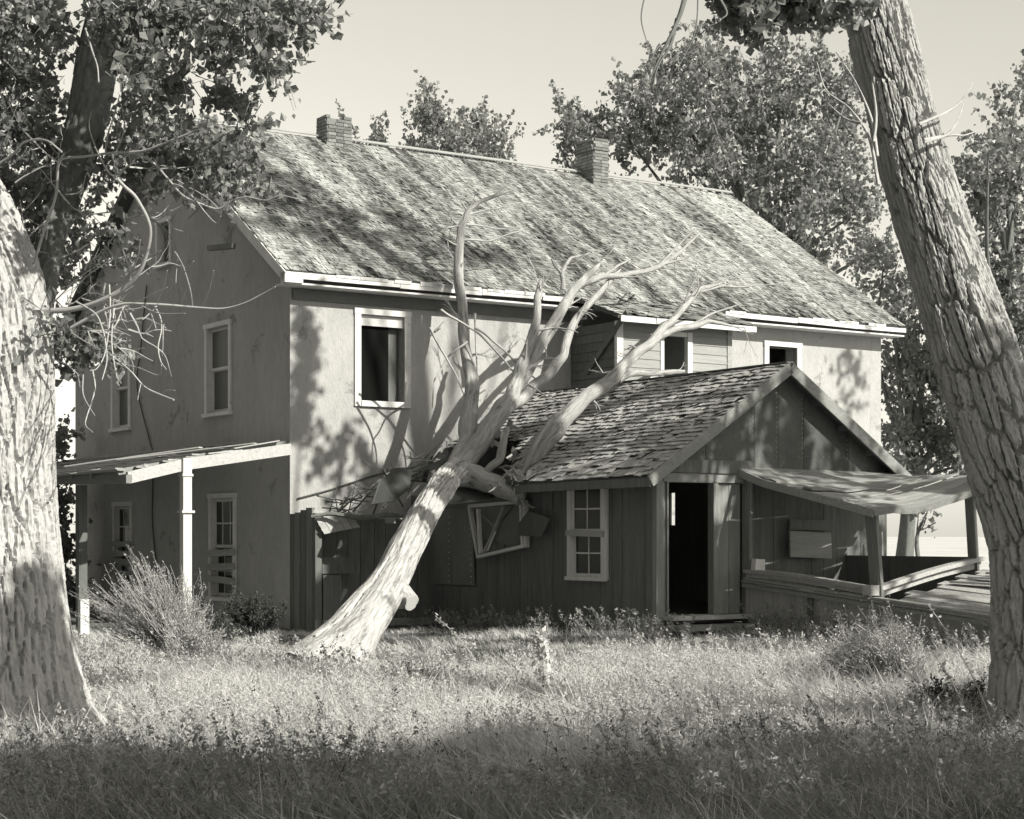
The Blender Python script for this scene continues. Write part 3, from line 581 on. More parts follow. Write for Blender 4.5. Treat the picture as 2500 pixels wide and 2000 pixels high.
for j in range(nB - 1):           # sagging boards, one by one
    o0, o1 = rng.normal(0, .012), rng.normal(0, .012); gap = .05; A0 = G[:, j] * (1 - gap) + G[:, j + 1] * gap; A1 = G[:, j] * gap + G[:, j + 1] * (1 - gap); q0 = 0 if rng.random() < .7 else 1; q1 = nA - (0 if rng.random() < .7 else 1)
    zo = np.linspace(o0, o1, nA)[:, None] * np.array([0, 0, 1]) + np.array([0, 0, .012 * (j % 2)]); A0, A1 = (A0 + zo)[q0:q1], (A1 + zo)[q0:q1]; m_ = len(A0)
    Vb = np.vstack([A0, A1, A0 - [0, 0, .024], A1 - [0, 0, .024]]); k_ = np.arange(m_ - 1)[:, None]
    obj("roof_board", MB().add(Vb, np.vstack([k_ + np.array([[0, 1, m_ + 1, m_]]), k_ + np.array([[2 * m_, 3 * m_, 3 * m_ + 1, 2 * m_ + 1]]), k_ + np.array([[0, 2 * m_, 2 * m_ + 1, 1]]), k_ + np.array([[m_, m_ + 1, 3 * m_ + 1, 3 * m_]]), [[0, m_, 3 * m_, 2 * m_]], [[m_ - 1, 3 * m_ - 1, 4 * m_ - 1, 2 * m_ - 1]]])), M_roofsheet, pr_)
e_ = MB(); idx = list(range(0, nB, 3))
for q in range(len(idx) - 1): e_.beam(G[0, idx[q]] - [0, 0, .06], G[0, idx[q + 1]] - [0, 0, .06], .03, .11)
obj("side_fascia", e_, M_woodv, pr_)
e_ = MB()
for q in range(0, nA - 1, 2): e_.beam(G[q, -1] - [0, 0, .055], G[min(q + 2, nA - 1), -1] - [0, 0, .055], .03, .09)
obj("front_fascia", e_, M_woodu, pr_)
rp = [pT(1573, 1203, 4.0), pT(1650, 1208, 4.02), pT(1740, 1222, 4.04), pT(1840, 1240, 4.06)]
def ribbon(P, wd, ht, m, nm, sub=4):
    Q, _ = spline(np.array(P), np.ones(len(P)), sub); q = MB()
    for k in range(len(Q) - 1): q.beam(Q[k], Q[k + 1] + (Q[k + 1] - Q[k]) * .02, wd, ht)
    return obj(nm, q, m, porch)
ribbon(rp, .16, .05, M_deck, "rail"); ribbon([p - [0, 0, .06] for p in rp], .05, .07, M_deck, "rail")
r2 = [ps(1838, 1243, -9.78), ps(1900, 1222, -9.78), ps(1980, 1197, -9.76), ps(2066, 1176, -9.74)]
ribbon(r2, .16, .06, M_deck, "fallen_rail"); ribbon([p - [0, 0, .085] + V * .03 for p in r2], .06, .09, M_deck, "fallen_rail")
obj("rail_end", MB().beam(r2[0] - U * .12, r2[0] + U * .1, .16, .14), M_trimv, porch)
# skirt of upright boards and its capping rails
s = AF - .10
def capz(s): return .87 - .385 * (-s - 7.18) / 4.79
k = 0
while s > -12.4:
    e = s - rng.uniform(.11, .16); zg = float(gz(*(H(4.0, s, 0)[:2]))) - .06
    obj("skirt_board", MB().hexa([H(3.96, s - .004, zg), H(3.985, s - .004, zg), H(3.985, e, zg), H(3.96, e, zg), H(3.96, s - .004, capz(s) - .05), H(3.985, s - .004, capz(s) - .05), H(3.985, e, capz(e) - .05), H(3.96, e, capz(e) - .05)]), M_skirt, porch); s = e; k += 1
obj("skirt_post", MB().beam(H(3.94, -8.6, .1), H(3.94, -8.62, capz(-8.6) - .06), .10, .04, up=U), M_dark, porch)
for dt, dz, wd, ht in ((-.07, -.02, .05, .06), (-.05, .035, .12, .03), (.02, .07, .16, .03)):
    obj("cap_rail", MB().beam(H(3.98 + dt, AF - .1, capz(AF) + dz), H(3.98 + dt, -12.4, capz(-12.4) + dz), wd, ht), M_woodv, porch)
for k in range(13):   # collapsed deck planks
    t = 4.16 + k * .18; a = -9.95 - rng.uniform(0, .3) - (k > 9) * .4; up_ = .23 * (t - 4.1)
    obj("deck_plank", MB().beam(H(t, a, capz(a) + .06 + up_ + rng.normal(0, .015)), H(t + rng.normal(0, .05), -12.9 + rng.uniform(-.3, .3), capz(-12.8) + .08 + up_ + rng.normal(0, .02)), .165, .03, up=unit(np.array([0, 0, 1]) - U * .23)), M_deck, porch)
for k in range(6):
    t = 5.0 + k * .25; obj("deck_plank", MB().beam(H(t, -10.3 - .1 * k, .95 + .06 * k), H(t + .3, -12.3, .90 + .07 * k), .14, .03), M_deck, porch)
obj("half_wall", MB().hbox(6.08, 6.12, -9.66, AF - .02, .3, 1.28), M_dark, porch)
for z in (.42,): obj("floor", MB().hbox(4.05, 6.06, -9.6, AF - .03, .30, .40), M_dark, porch)
# things leaning and lying in the porch
b0 = ps(1665, 1172, AF - .16); 
def bd(name, label, cat, P, th, m, group=None):
    c_ = np.mean(P, 0); c_[2] = min(p[2] for p in P); o = obj(name, MB().slab(P, th), m, base=c_); return tag(o, label, cat, group)
bd("cupboard_door", "grey board panel leaning on the dark back wall of the porch", "board", [ps(1665, 1173, AF - .2), ps(1664, 1118, AF - .2), ps(1750, 1122, AF - .2), ps(1752, 1176, AF - .2)], .03, M_siding)
bd("crate_board", "dark short board above the grey panel in the porch", "board", [ps(1664, 1115, AF - .1), ps(1664, 1093, AF - .1), ps(1756, 1095, AF - .1), ps(1756, 1118, AF - .1)], .03, M_dark)
bd("box", "small pale box behind the porch rail beside the post", "box", [ps(1590, 1203, AF - .3), ps(1592, 1177, AF - .3), ps(1611, 1178, AF - .3), ps(1611, 1203, AF - .3)], .1, M_trim)
tag(obj("pole", MB().tube([ps(1856, 1120, AF - .3), ps(1857, 1160, AF - .3), ps(1858, 1205, AF - .3)], [.018, .02, .016], 6, 3), M_siding, base=ps(1858, 1205, AF - .3)), "thin pale pole standing behind the leaning porch post", "pole")
# ------------------------------------------------------------------ trees
def cellbark(u, v, per, seed, cu, cv):
    """furrow map: distance between the two nearest cells of a stretched, jittered grid, periodic in u"""
    r = np.random.default_rng(seed); nu = max(3, int(round(per / cu))); cu = per / nu; nv = 400
    JU, JV = r.random((nu, nv)) * .9, r.random((nu, nv)) * .9; HT = r.random((nu, nv))
    v = v + .35 * cv * (vnoise(u / cu * .5, v / cv * .7, seed + 1) - .5); u = u + .9 * cu * (vnoise(u / per * 6, v / cv * .9 + 5, seed + 2) - .5)
    a, b = u / cu, v / cv; ai, bi = np.floor(a).astype(int), np.floor(b).astype(int); f1 = np.full(u.shape, 9.); f2 = f1.copy(); h = np.zeros(u.shape)
    for da in (-1, 0, 1):
        for db in (-1, 0, 1):
            i_, j_ = (ai + da) % nu, (bi + db) % nv
            d = np.hypot(ai + da + JU[i_, j_] - a, bi + db + JV[i_, j_] - b)
            n1 = d < f1; f2 = np.where(n1, f1, np.minimum(f2, d)); h = np.where(n1, HT[i_, j_], h); f1 = np.where(n1, d, f1)
    return f2 - f1, h
def bark_trunk(pts, rad, nu, ds, depth, cu, cv, seed, smoothwood=False):
    P, R = spline(np.asarray(pts, float), np.asarray(rad, float), 8); seg = np.linalg.norm(np.diff(P, axis=0), axis=1); Ls = np.concatenate([[0], np.cumsum(seg)])
    m = int(Ls[-1] / ds); l = np.linspace(0, Ls[-1], m); Q = np.stack([np.interp(l, Ls, P[:, k]) for k in range(3)], 1); R = np.interp(l, Ls, R)
    T = np.gradient(Q, axis=0); T /= np.linalg.norm(T, axis=1)[:, None]; x = unit(np.cross(T[0], [0, 1, 0.05])); X = []
    for i in range(m): x = unit(x - T[i] * (x @ T[i])); X.append(x)
    X = np.array(X); Yv = np.cross(T, X); th = np.linspace(0, 2 * np.pi, nu, endpoint=False); TH_, LL = np.meshgrid(th, l)
    rm = R.mean()
    lob = 1 + .05 * np.sin(TH_ * 3 + LL * .7) + .035 * np.sin(TH_ * 5 - LL * 1.1 + seed)
    if not smoothwood:
        e, h = cellbark(TH_ * rm, LL, 2 * np.pi * rm, seed, cu, cv); e2, _ = cellbark(TH_ * rm, LL, 2 * np.pi * rm, seed + 9, cu * .5, cv * .6)
        jag = .16 * (vnoise(TH_ * rm / .018, LL / .03, seed + 4) - .5) + .10 * (vnoise(TH_ * rm / .009, LL / .02, seed + 5) - .5)
        e = np.clip((e + jag) / .17, 0, 1); e2 = np.clip((e2 + jag) / .14, 0, 1); vert = np.clip(np.abs(vnoise(TH_ * rm / (cu * 1.1) + 1.5 * vnoise(TH_ * 3, LL * 1.2, seed + 6), LL / (cv * 2.2), seed + 7) - .5) / .07, 0, 1)
        d = depth * (e * (.55 + .35 * h) + .22 * e2 * e + .25 * vert * e + .14 * (vnoise(TH_ * rm / .012, LL / .022, seed + 8) - .5))
    else:
        d = depth * ((vnoise(TH_ * 9 + LL * .8, LL * 1.4, seed) - .5) + .5 * (vnoise(TH_ * 30, LL * 2.2, seed + 3) - .5))
        mi = m // 3; tcam = CAM - Q[mi]; face = math.atan2(tcam @ Yv[mi], tcam @ X[mi])
        for th0, sl, a, b, wd in smoothwood:
            th0 = th0 + face
            cen = th0 + sl * LL + .10 * (vnoise(LL * 2.5, LL * 0, seed + 7) - .5) * 2; dd = np.abs((TH_ - cen + np.pi) % (2 * np.pi) - np.pi) * rm
            on = np.clip((LL - a) / .15, 0, 1) * np.clip((b - LL) / .15, 0, 1); d = d - .06 * on * np.clip(1 - dd / (wd * (.5 + vnoise(LL * 5, LL * 0, seed + 8))), 0, 1) ** .5
    rr = R[:, None] * lob + d
    Vx = Q[:, None] + rr[..., None] * (np.cos(TH_)[..., None] * X[:, None] + np.sin(TH_)[..., None] * Yv[:, None])
    i, j = np.meshgrid(np.arange(m - 1), np.arange(nu), indexing='ij'); f = np.stack([i * nu + j, i * nu + (j + 1) % nu, (i + 1) * nu + (j + 1) % nu, (i + 1) * nu + j], -1).reshape(-1, 4)
    return MB().add(Vx.reshape(-1, 3), f, np.stack([R[:, None] * np.cos(TH_), R[:, None] * np.sin(TH_), LL * .13], -1))
def leaves(Cn, size, r, flat=0.0, aspect=.8):
    n = len(Cn); nrm = r.normal(size=(n, 3)); nrm[:, 2] *= (1 - flat); nrm /= np.linalg.norm(nrm, axis=1)[:, None]
    a = np.cross(nrm, r.normal(size=(n, 3))); a /= np.linalg.norm(a, axis=1)[:, None] + 1e-9; b = np.cross(nrm, a); sz = (size * (.45 + 1.0 * r.random(n)))[:, None]
    base = Cn - a * sz * .5; tip = Cn + a * sz * .55; lf = Cn - a * sz * .12 + b * sz * aspect * .5 + nrm * sz * .10; rt = Cn - a * sz * .12 - b * sz * aspect * .5 + nrm * sz * .10
    return np.stack([base, rt, tip, lf], 1).reshape(-1, 3), np.arange(n * 4).reshape(-1, 4)
def crown_pts(clumps, r, sub_r=.34, spray=None, el=1.8, wd=.33, axes=None):
    out = []
    for c, rad, nsub, nl in clumps:
        c = np.asarray(c, float); rad = np.broadcast_to(np.asarray(rad, float), (3,))
        d = r.normal(size=(nsub, 3)); d /= np.linalg.norm(d, axis=1)[:, None]; S = c + d * rad * (r.random((nsub, 1)) ** .45)
        for s_ in S:
            k = r.poisson(nl); dirn = unit(r.normal(size=3) + (np.array(spray) if spray is not None else 0)); u_ = r.random(k); ln = sub_r * el * r.uniform(.6, 1.4)
            out.append(s_ + dirn * (u_[:, None] - .4) * ln + r.normal(0, 1, (k, 3)) * (sub_r * wd * (1.15 - .6 * u_))[:, None])
            if axes is not None: axes.append((s_ - dirn * .55 * ln, s_ + dirn * .5 * ln))
    return np.vstack(out)
def foliage(parent, clumps, size, seed, m=None, sub_r=.34, spray=None, name="crown", flat=.3, aspect=.85, el=1.8, wd=.33, twig=0):
    r = np.random.default_rng(seed); ax = [] if twig else None
    Vx, f = leaves(crown_pts(clumps, r, sub_r, spray, el, wd, ax), size, r, flat, aspect)
    o = obj(name, make_mesh(name, Vx - BASE[parent], [f]), m or M_leaf, parent)
    if twig:
        q = MB()
        for a_, b_ in ax: q.tube([a_, (a_ + b_) / 2 + r.normal(0, .06 * np.linalg.norm(b_ - a_), 3), b_], [twig, twig * .7, twig * .3], 3, 2, cap=False)
        obj("leaf_twigs", q, M_barkf, parent)["kind"] = "stuff"
    return o
def twig_set(mb, r, p, d, ln, rad, depth=3, bend=.5, nside=4):
    pts = [p]; q = np.array(p, float); d = unit(d)
    for k in range(4): d = unit(d + r.normal(0, bend * .35, 3)); q = q + d * ln / 4; pts.append(q.copy())
    mb.tube(pts, np.linspace(rad, rad * .35, 5), nside, 2, cap=False)
    if depth > 1:
        for k in range(r.integers(2, 5)):
            f = r.uniform(.25, 1); i = min(3, int(f * 4)); twig_set(mb, r, pts[i] + (pts[i + 1] - pts[i]) * (f * 4 - i), unit(pts[i + 1] - pts[i]) + r.normal(0, bend, 3), ln * r.uniform(.35, .65), rad * .55, depth - 1, bend, nside)
def limbs_to(mb, r, start, targets, r0, r1=.02, sag=.1):
    for t_ in targets:
        a, b = np.asarray(start, float), np.asarray(t_, float); mid = (a + b) / 2 + r.normal(0, .06 * np.linalg.norm(b - a), 3) + [0, 0, sag * np.linalg.norm(b - a)]
        mb.tube([a, a * .7 + mid * .3 + [0, 0, .1], mid, b], [r0, r0 * .75, r0 * .5, r1], 6, 4, cap=False)

# --- the fallen dead tree
tb = pd(705, 1462, 19.6)
ft = thing("fallen_tree", "bare bleached dead tree toppled onto the annex roof", "tree", [tb[0], tb[1], 0])
px = [(632, 1492, 0), (676, 1428, .11), (746, 1336, .27), (818, 1228, .46), (862, 1140, .62), (905, 1062, .78), (940, 1012, .90), (965, 985, 1.0)]
ytop = ps(965, 985, -2.9)[1]
tr_p = [pd(x, y, 1 / ((1 - f) / 19.4 + f / ytop)) for x, y, f in px]
obj("trunk", bark_trunk(tr_p, [.62, .46, .305, .24, .215, .205, .205, .17], 130, .025, .03, .1, .3, 3, smoothwood=[(.30, -.06, .2, 6.2, .034), (-.5, .05, 5.8, 9.4, .018), (.5, -.04, 7.0, 9.6, .016), (-.9, .02, 1.0, 4.2, .014)]), M_dead, ft, smooth=True)
kb = pd(812, 1248, 22.9)
obj("stub", MB().tube([kb, pd(838, 1252, 22.8), pd(856, 1262, 22.7), pd(863, 1266, 22.65), pd(867, 1269, 22.62)], [.2, .165, .13, .115, .10], 16, 3, .3, 5), M_dead, ft, smooth=True)
for k, (x, y, x2, y2) in enumerate(((628, 1432, 612, 1388), (650, 1440, 640, 1380), (612, 1440, 600, 1410), (745, 1440, 765, 1398), (690, 1450, 668, 1400), (770, 1445, 778, 1415))):
    a_, b_ = pd(x, y, 19.0), pd(x2, y2, 19.0); obj("splinter", MB().tube([a_, (a_ + b_) / 2 + [0, -.03, 0], b_], [.07, .05, .012], 6, 3, .3, k), M_dead, ft)
def limb(pts, n=12, nm="limb", m=None, wob=.10, seed=0, parent=None):
    P0 = np.array([ps(a, b, c) for a, b, c, d in pts]); R0 = np.array([d for *_, d in pts]); q = np.random.default_rng(seed + int(pts[0][0]))
    P1, R1 = [P0[0]], [R0[0]]
    for k in range(1, len(P0)):
        ln = np.linalg.norm(P0[k] - P0[k - 1]); P1.append((P0[k] + P0[k - 1]) / 2 + q.normal(0, min(.028 * ln, .22 * R0[k] + .008), 3)); R1.append((R0[k] + R0[k - 1]) / 2 * q.uniform(.9, 1.12)); P1.append(P0[k] + q.normal(0, min(.1 * R0[k], .008), 3)); R1.append(R0[k])
    o = obj(nm, MB().tube(P1, R1, n, 3, max(wob, .16), seed), m or M_limb, parent or ft, smooth=True)
    if nm == "limb" and len(pts) > 3:      # dry side twigs
        mb_ = MB(); n_ = len(P1)
        for k in range(max(2, n_ // 3), n_):
            if q.random() < .55: twig_set(mb_, q, P1[k], unit(P1[k] - P1[k - 1]) + q.normal(0, .55, 3) + [0, 0, .15], q.uniform(.25, .75), max(.009, R1[k] * .25), 2, .45)
        if mb_.n: obj("twigs", mb_, M_twig, o)["kind"] = "stuff"
    return o
limb([(962, 992, -2.9, .19), (985, 930, -2.5, .165), (992, 850, -2.0, .125), (985, 760, -1.5, .105), (975, 680, -1.05, .095), (966, 590, -.72, .088), (966, 520, -.62, .075), (972, 480, -.6, .065), (985, 445, -.6, .05), (1010, 425, -.6, .035), (1050, 410, -.6, .03), (1078, 400, -.6, .014)], 14, seed=1)
limb([(958, 995, -2.9, .2), (1010, 930, -2.8, .185), (1045, 880, -2.7, .165), (1075, 840, -2.6, .14), (1092, 800, -2.5, .11), (1105, 755, -2.4, .10), (1125, 700, -2.3, .09), (1132, 650, -2.2, .07), (1134, 615, -2.15, .06), (1139, 588, -2.1, .03)], 14, seed=2)
limb([(1082, 825, -2.55, .09), (1130, 742, -2.4, .10), (1165, 682, -2.3, .10), (1195, 632, -2.2, .088), (1228, 592, -2.1, .07), (1248, 570, -2.05, .06), (1264, 553, -2.0, .02)], 12, seed=3)
limb([(1222, 597, -2.1, .075), (1270, 580, -2.0, .06), (1330, 575, -1.9, .05), (1390, 560, -1.8, .04), (1430, 532, -1.7, .03), (1475, 490, -1.6, .012)], 8, seed=4)
limb([(1385, 562, -1.8, .03), (1425, 520, -1.7, .022), (1462, 482, -1.6, .01)], 6, seed=5); limb([(1400, 556, -1.8, .025), (1440, 545, -1.75, .02), (1485, 520, -1.7, .01)], 6, seed=6)
limb([(1265, 582, -2.0, .035), (1300, 560, -2.0, .025), (1328, 545, -2.0, .012)], 6); limb([(1185, 610, -2.2, .05), (1182, 575, -2.2, .04), (1200, 545, -2.2, .03), (1215, 540, -2.2, .015)], 6); limb([(1182, 575, -2.2, .03), (1168, 560, -2.2, .02), (1160, 545, -2.2, .01)], 6)
limb([(1072, 855, -2.6, .11), (1120, 818, -2.5, .10), (1160, 787, -2.4, .09), (1185, 750, -2.3, .08), (1195, 710, -2.2, .08), (1213, 672, -2.1, .072), (1250, 630, -2.0, .062), (1285, 590, -1.9, .05), (1306, 566, -1.8, .018)], 12, seed=7)
limb([(1078, 1045, -3.5, .13), (1108, 985, -3.65, .15), (1145, 935, -3.75, .145), (1190, 880, -3.8, .135), (1240, 830, -3.8, .125), (1300, 785, -3.7, .105), (1345, 737, -3.5, .09), (1385, 706, -3.3, .08), (1412, 680, -3.1, .068), (1440, 645, -2.9, .06), (1472, 612, -2.7, .05), (1528, 590, -2.5, .018)], 14, seed=8)
limb([(1372, 714, -3.3, .075), (1430, 692, -3.2, .06), (1490, 678, -3.1, .045), (1520, 682, -3.1, .03), (1568, 690, -3.1, .012)], 8, seed=9); limb([(1470, 615, -2.7, .03), (1520, 602, -2.6, .022), (1565, 604, -2.6, .02), (1606, 600, -2.6, .01)], 6)
limb([(1440, 690, -3.1, .03), (1500, 660, -3.0, .02), (1560, 640, -3.0, .01)], 6); limb([(1300, 800, -3.7, .07), (1340, 785, -3.5, .06), (1400, 785, -3.4, .05), (1440, 782, -3.3, .03)], 8, seed=10)
limb([(950, 1000, -2.9, .2), (1000, 1003, -3.1, .19), (1045, 1022, -3.4, .16), (1085, 1042, -3.75, .14), (1098, 1050, -3.85, .12)], 14, seed=12)
limb([(1092, 1045, -3.85, .11), (1098, 1018, -3.9, .10), (1090, 990, -3.9, .05)], 8, "splinter", seed=13); limb([(1020, 1000, -3.2, .05), (1050, 970, -3.4, .07), (1062, 930, -3.5, .06), (1068, 900, -3.5, .03)], 8, "splinter", seed=14)
limb([(1098, 1000, -3.8, .04), (1130, 930, -3.9, .05), (1165, 880, -3.95, .04), (1215, 835, -4.0, .02)], 6, "splinter", seed=15)
for q in range(7):
    limb([(1075 + 8 * q, 985 - 3 * q, -3.4 - .05 * q, .03), (1110 + 9 * q, 965 - 7 * q, -3.6 - .05 * q, .025), (1135 + 14 * q, 905 - 6 * q, -3.7, .008)], 5, "splinter")
for P_ in ([(928, 652, -1.9), (960, 672, -1.9), (1010, 705, -2), (1060, 757, -2.2), (1100, 800, -2.5), (1150, 835, -2.8), (1190, 852, -3)], [(905, 690, -1.7), (935, 745, -1.7), (960, 790, -1.8), (985, 850, -2.0)], [(1000, 690, -2), (1040, 720, -2.1), (1080, 757, -2.2), (1130, 800, -2.4), (1165, 822, -2.5)], [(985, 720, -1.5), (940, 755, -1.4), (915, 800, -1.4), (910, 860, -1.4)], [(1000, 660, -1.6), (1003, 740, -1.7), (1005, 800, -1.8)],
           [(975, 475, -.6), (935, 481, -.6), (885, 489, -.6)], [(975, 472, -.6), (1035, 480, -.6), (1088, 484, -.6)], [(985, 452, -.6), (1035, 440, -.6), (1062, 436, -.6)], [(975, 505, -.65), (1025, 508, -.6), (1075, 492, -.6), (1112, 478, -.6)], [(968, 520, -.65), (940, 505, -.6), (925, 498, -.6)], [(985, 445, -.6), (975, 430, -.55), (955, 400, -.5)]):
    limb([(a, b, c, .024 * (1 - .7 * k / (len(P_) - 1))) for k, (a, b, c) in enumerate(P_)], 5, "twig", M_twig)

# --- debris of the crushed roof
def deb(kind, label, cat, pts, wd, th, m, group=None):
    a, b = [np.array(p) for p in pts]; base = (a + b) / 2; base[2] = min(a[2], b[2])
    return tag(obj(kind, MB().beam(a, b, wd, th, end=random.uniform(.1, .9)), m, base=base), label, cat, group)
bd("sheet", "grey rounded metal sheet lying against the trunk on the crushed roof", "sheet", [ps(782, 1062, -2.2), ps(800, 1010, -2.1), ps(835, 985, -2.1), ps(868, 990, -2.2), ps(862, 1030, -2.4), ps(830, 1055, -2.4)], .01, M_tin)
bd("sheet", "thin triangular sheet tilted up behind the trunk bend", "sheet", [ps(868, 993, -2.2), ps(958, 955, -2.4), ps(938, 985, -2.6), ps(905, 990, -2.5)], .008, M_tin)
bd("sheet", "dark torn sheet under the trunk bend", "sheet", [ps(945, 1062, -3.0), ps(950, 1020, -2.7), ps(1010, 1015, -3.0), ps(1060, 1045, -3.3), ps(1000, 1056, -3.3)], .01, M_felt)
gsp = "broken boards heaped on the crushed roof"; lsp = "splintered board in the heap left of the toppled trunk"
r = np.random.default_rng(5)
for k in range(46):
    x, y = r.uniform(680, 915), 0; y = np.interp(x, [690, 760, 850, 905], [1080, 1055, 1020, 985]) + r.normal(0, 16); an = r.normal(-.45, .55); ln = r.uniform(30, 110); s_ = -.6 - (x - 690) / 215 * 1.4 + r.normal(0, .12)
    deb("broken_board", lsp, "board", [ps(x - math.cos(an) * ln / 2, y - math.sin(an) * ln / 2, s_), ps(x + math.cos(an) * ln / 2, y + math.sin(an) * ln / 2, s_ + r.normal(0, .2))], r.uniform(.02, .1), .02, [M_dark, M_dark, M_woodu, M_deckb, M_siding][r.integers(5)], gsp)
deb("board", "pale split board pointing up beside the toppled trunk", "board", [ps(815, 1035, -1.5), ps(853, 990, -1.4)], .05, .02, M_trim)
# twiggy wreckage around the heap
mbt = MB()
for k in range(16):
    x = r.uniform(700, 960); y = np.interp(x, [700, 760, 850, 960], [1075, 1055, 1012, 955]) + r.normal(0, 12)
    twig_set(mbt, r, ps(x, y, -.7 - (x - 660) / 300 * 1.7), [r.normal(), r.normal() * .4, r.normal() * .35], r.uniform(.25, .6), .014, 2, .6)
tag(obj("brushwood", mbt, M_barkf, base=ps(800, 1060, -1.4)), "tangle of dry twigs and sticks spilled over the crushed roof", "brushwood", kind="stuff")
tag(obj("branch", MB().tube([ps(655, 1088, -1.1), ps(700, 1082, -1.2), ps(760, 1090, -1.4), ps(815, 1085, -1.5), ps(850, 1088, -1.6)], [.025, .04, .045, .04, .02], 7, 4, .2), M_barkf, base=ps(760, 1095, -1.3)), "thick grey branch lying level over the dark lean-to opening", "branch")
fan = thing("shingle_mat", "fan of torn shingles hanging over the lean-to opening", "shingles", ps(700, 1118, -1.0))
for a in range(3):
    for b in range(5):
        p0 = ps(664 + b * 15 + a * 6, 1092 - b * 3 + a * 11, -1.05 - .02 * a); p1 = ps(664 + b * 15 + a * 6 + 14, 1089 - b * 3 + a * 11, -1.05 - .02 * a)
        p2 = p1 + (ps(10, 15, -1) - ps(0, 0, -1)) * .9; p3 = p0 + (ps(10, 15, -1) - ps(0, 0, -1)) * .9
        obj("shingle", MB().slab([p0, p1, p2, p3], .012), M_shing2, fan)["tone"] = .3 + .5 * random.random()
for k in range(40):  # torn shingle scraps along the break of the annex roof
    s_ = r.uniform(-4.2, -.4); y_ = np.interp(s_, [-4.6, -3.9, -3.0, -2.0, -1.0, 0], [-.1, .02, .22, .45, .52, .40]) + r.normal(0, .06); t_ = 2.01 + max(y_, 0) * (ATR - 2.01); p = H(t_, s_, az(t_) + r.uniform(.0, .1))
    d1, d2 = unit(r.normal(size=3)) * .1, unit(r.normal(size=3)) * .14
    q = obj("shingle_scrap", MB().slab([p, p + d1, p + d1 + d2, p + d2], .01), M_shing2, annex); q["tone"] = .2 + .6 * random.random()

# --- the big cottonwood on the left
ltp = [(15, 1620), (4, 1510), (-4, 1370), (-12, 1150), (-18, 950), (-25, 750), (-42, 620), (-85, 500), (-140, 400), (-215, 290)]
ltr = [.95, .70, .58, .50, .475, .465, .46, .44, .42, .39]
lt_b = pd(15, 1610, 13.4); ltree = thing("cottonwood_tree", "thick furrowed cottonwood with pale dead branches at the left edge", "tree", [lt_b[0], lt_b[1], -.1])
obj("trunk", bark_trunk([pd(x, y, 13.4) for x, y in ltp], [q - .045 for q in ltr], 300, .011, .048, .062, .50, 21), M_barkl, ltree)
obj("upper_trunk", MB().tube([pd(x, y, 13.4) for x, y in ((-205, 305), (-320, 150), (-500, -120), (-640, -420))], [.39, .35, .27, .2], 20, 6, .1, 3), M_barkl, ltree, smooth=True)
obj("second_stem", bark_trunk([pd(x, y, Y) for x, y, Y in ((40, 740, 13.5), (84, 620, 13.7), (104, 510, 13.9), (135, 414, 14.1), (165, 330, 14.3), (190, 230, 14.4), (207, 130, 14.5), (232, 0, 14.6), (262, -150, 14.7), (300, -330, 14.8))], [.14, .10, .095, .115, .125, .14, .15, .13, .11, .08], 70, .02, .02, .05, .2, 22), M_barkf, ltree, smooth=True)
def deadb(P_, Y0, Y1, r0, r1=.006, n=6, parent=None, nm="dead_branch", m=None):
    k = len(P_); return obj(nm, MB().tube([pd(a, b, Y0 + (Y1 - Y0) * i / (k - 1)) for i, (a, b) in enumerate(P_)], np.linspace(r0, r1, k), n, 5, .15, k), m or M_twig, parent or ltree, smooth=True)
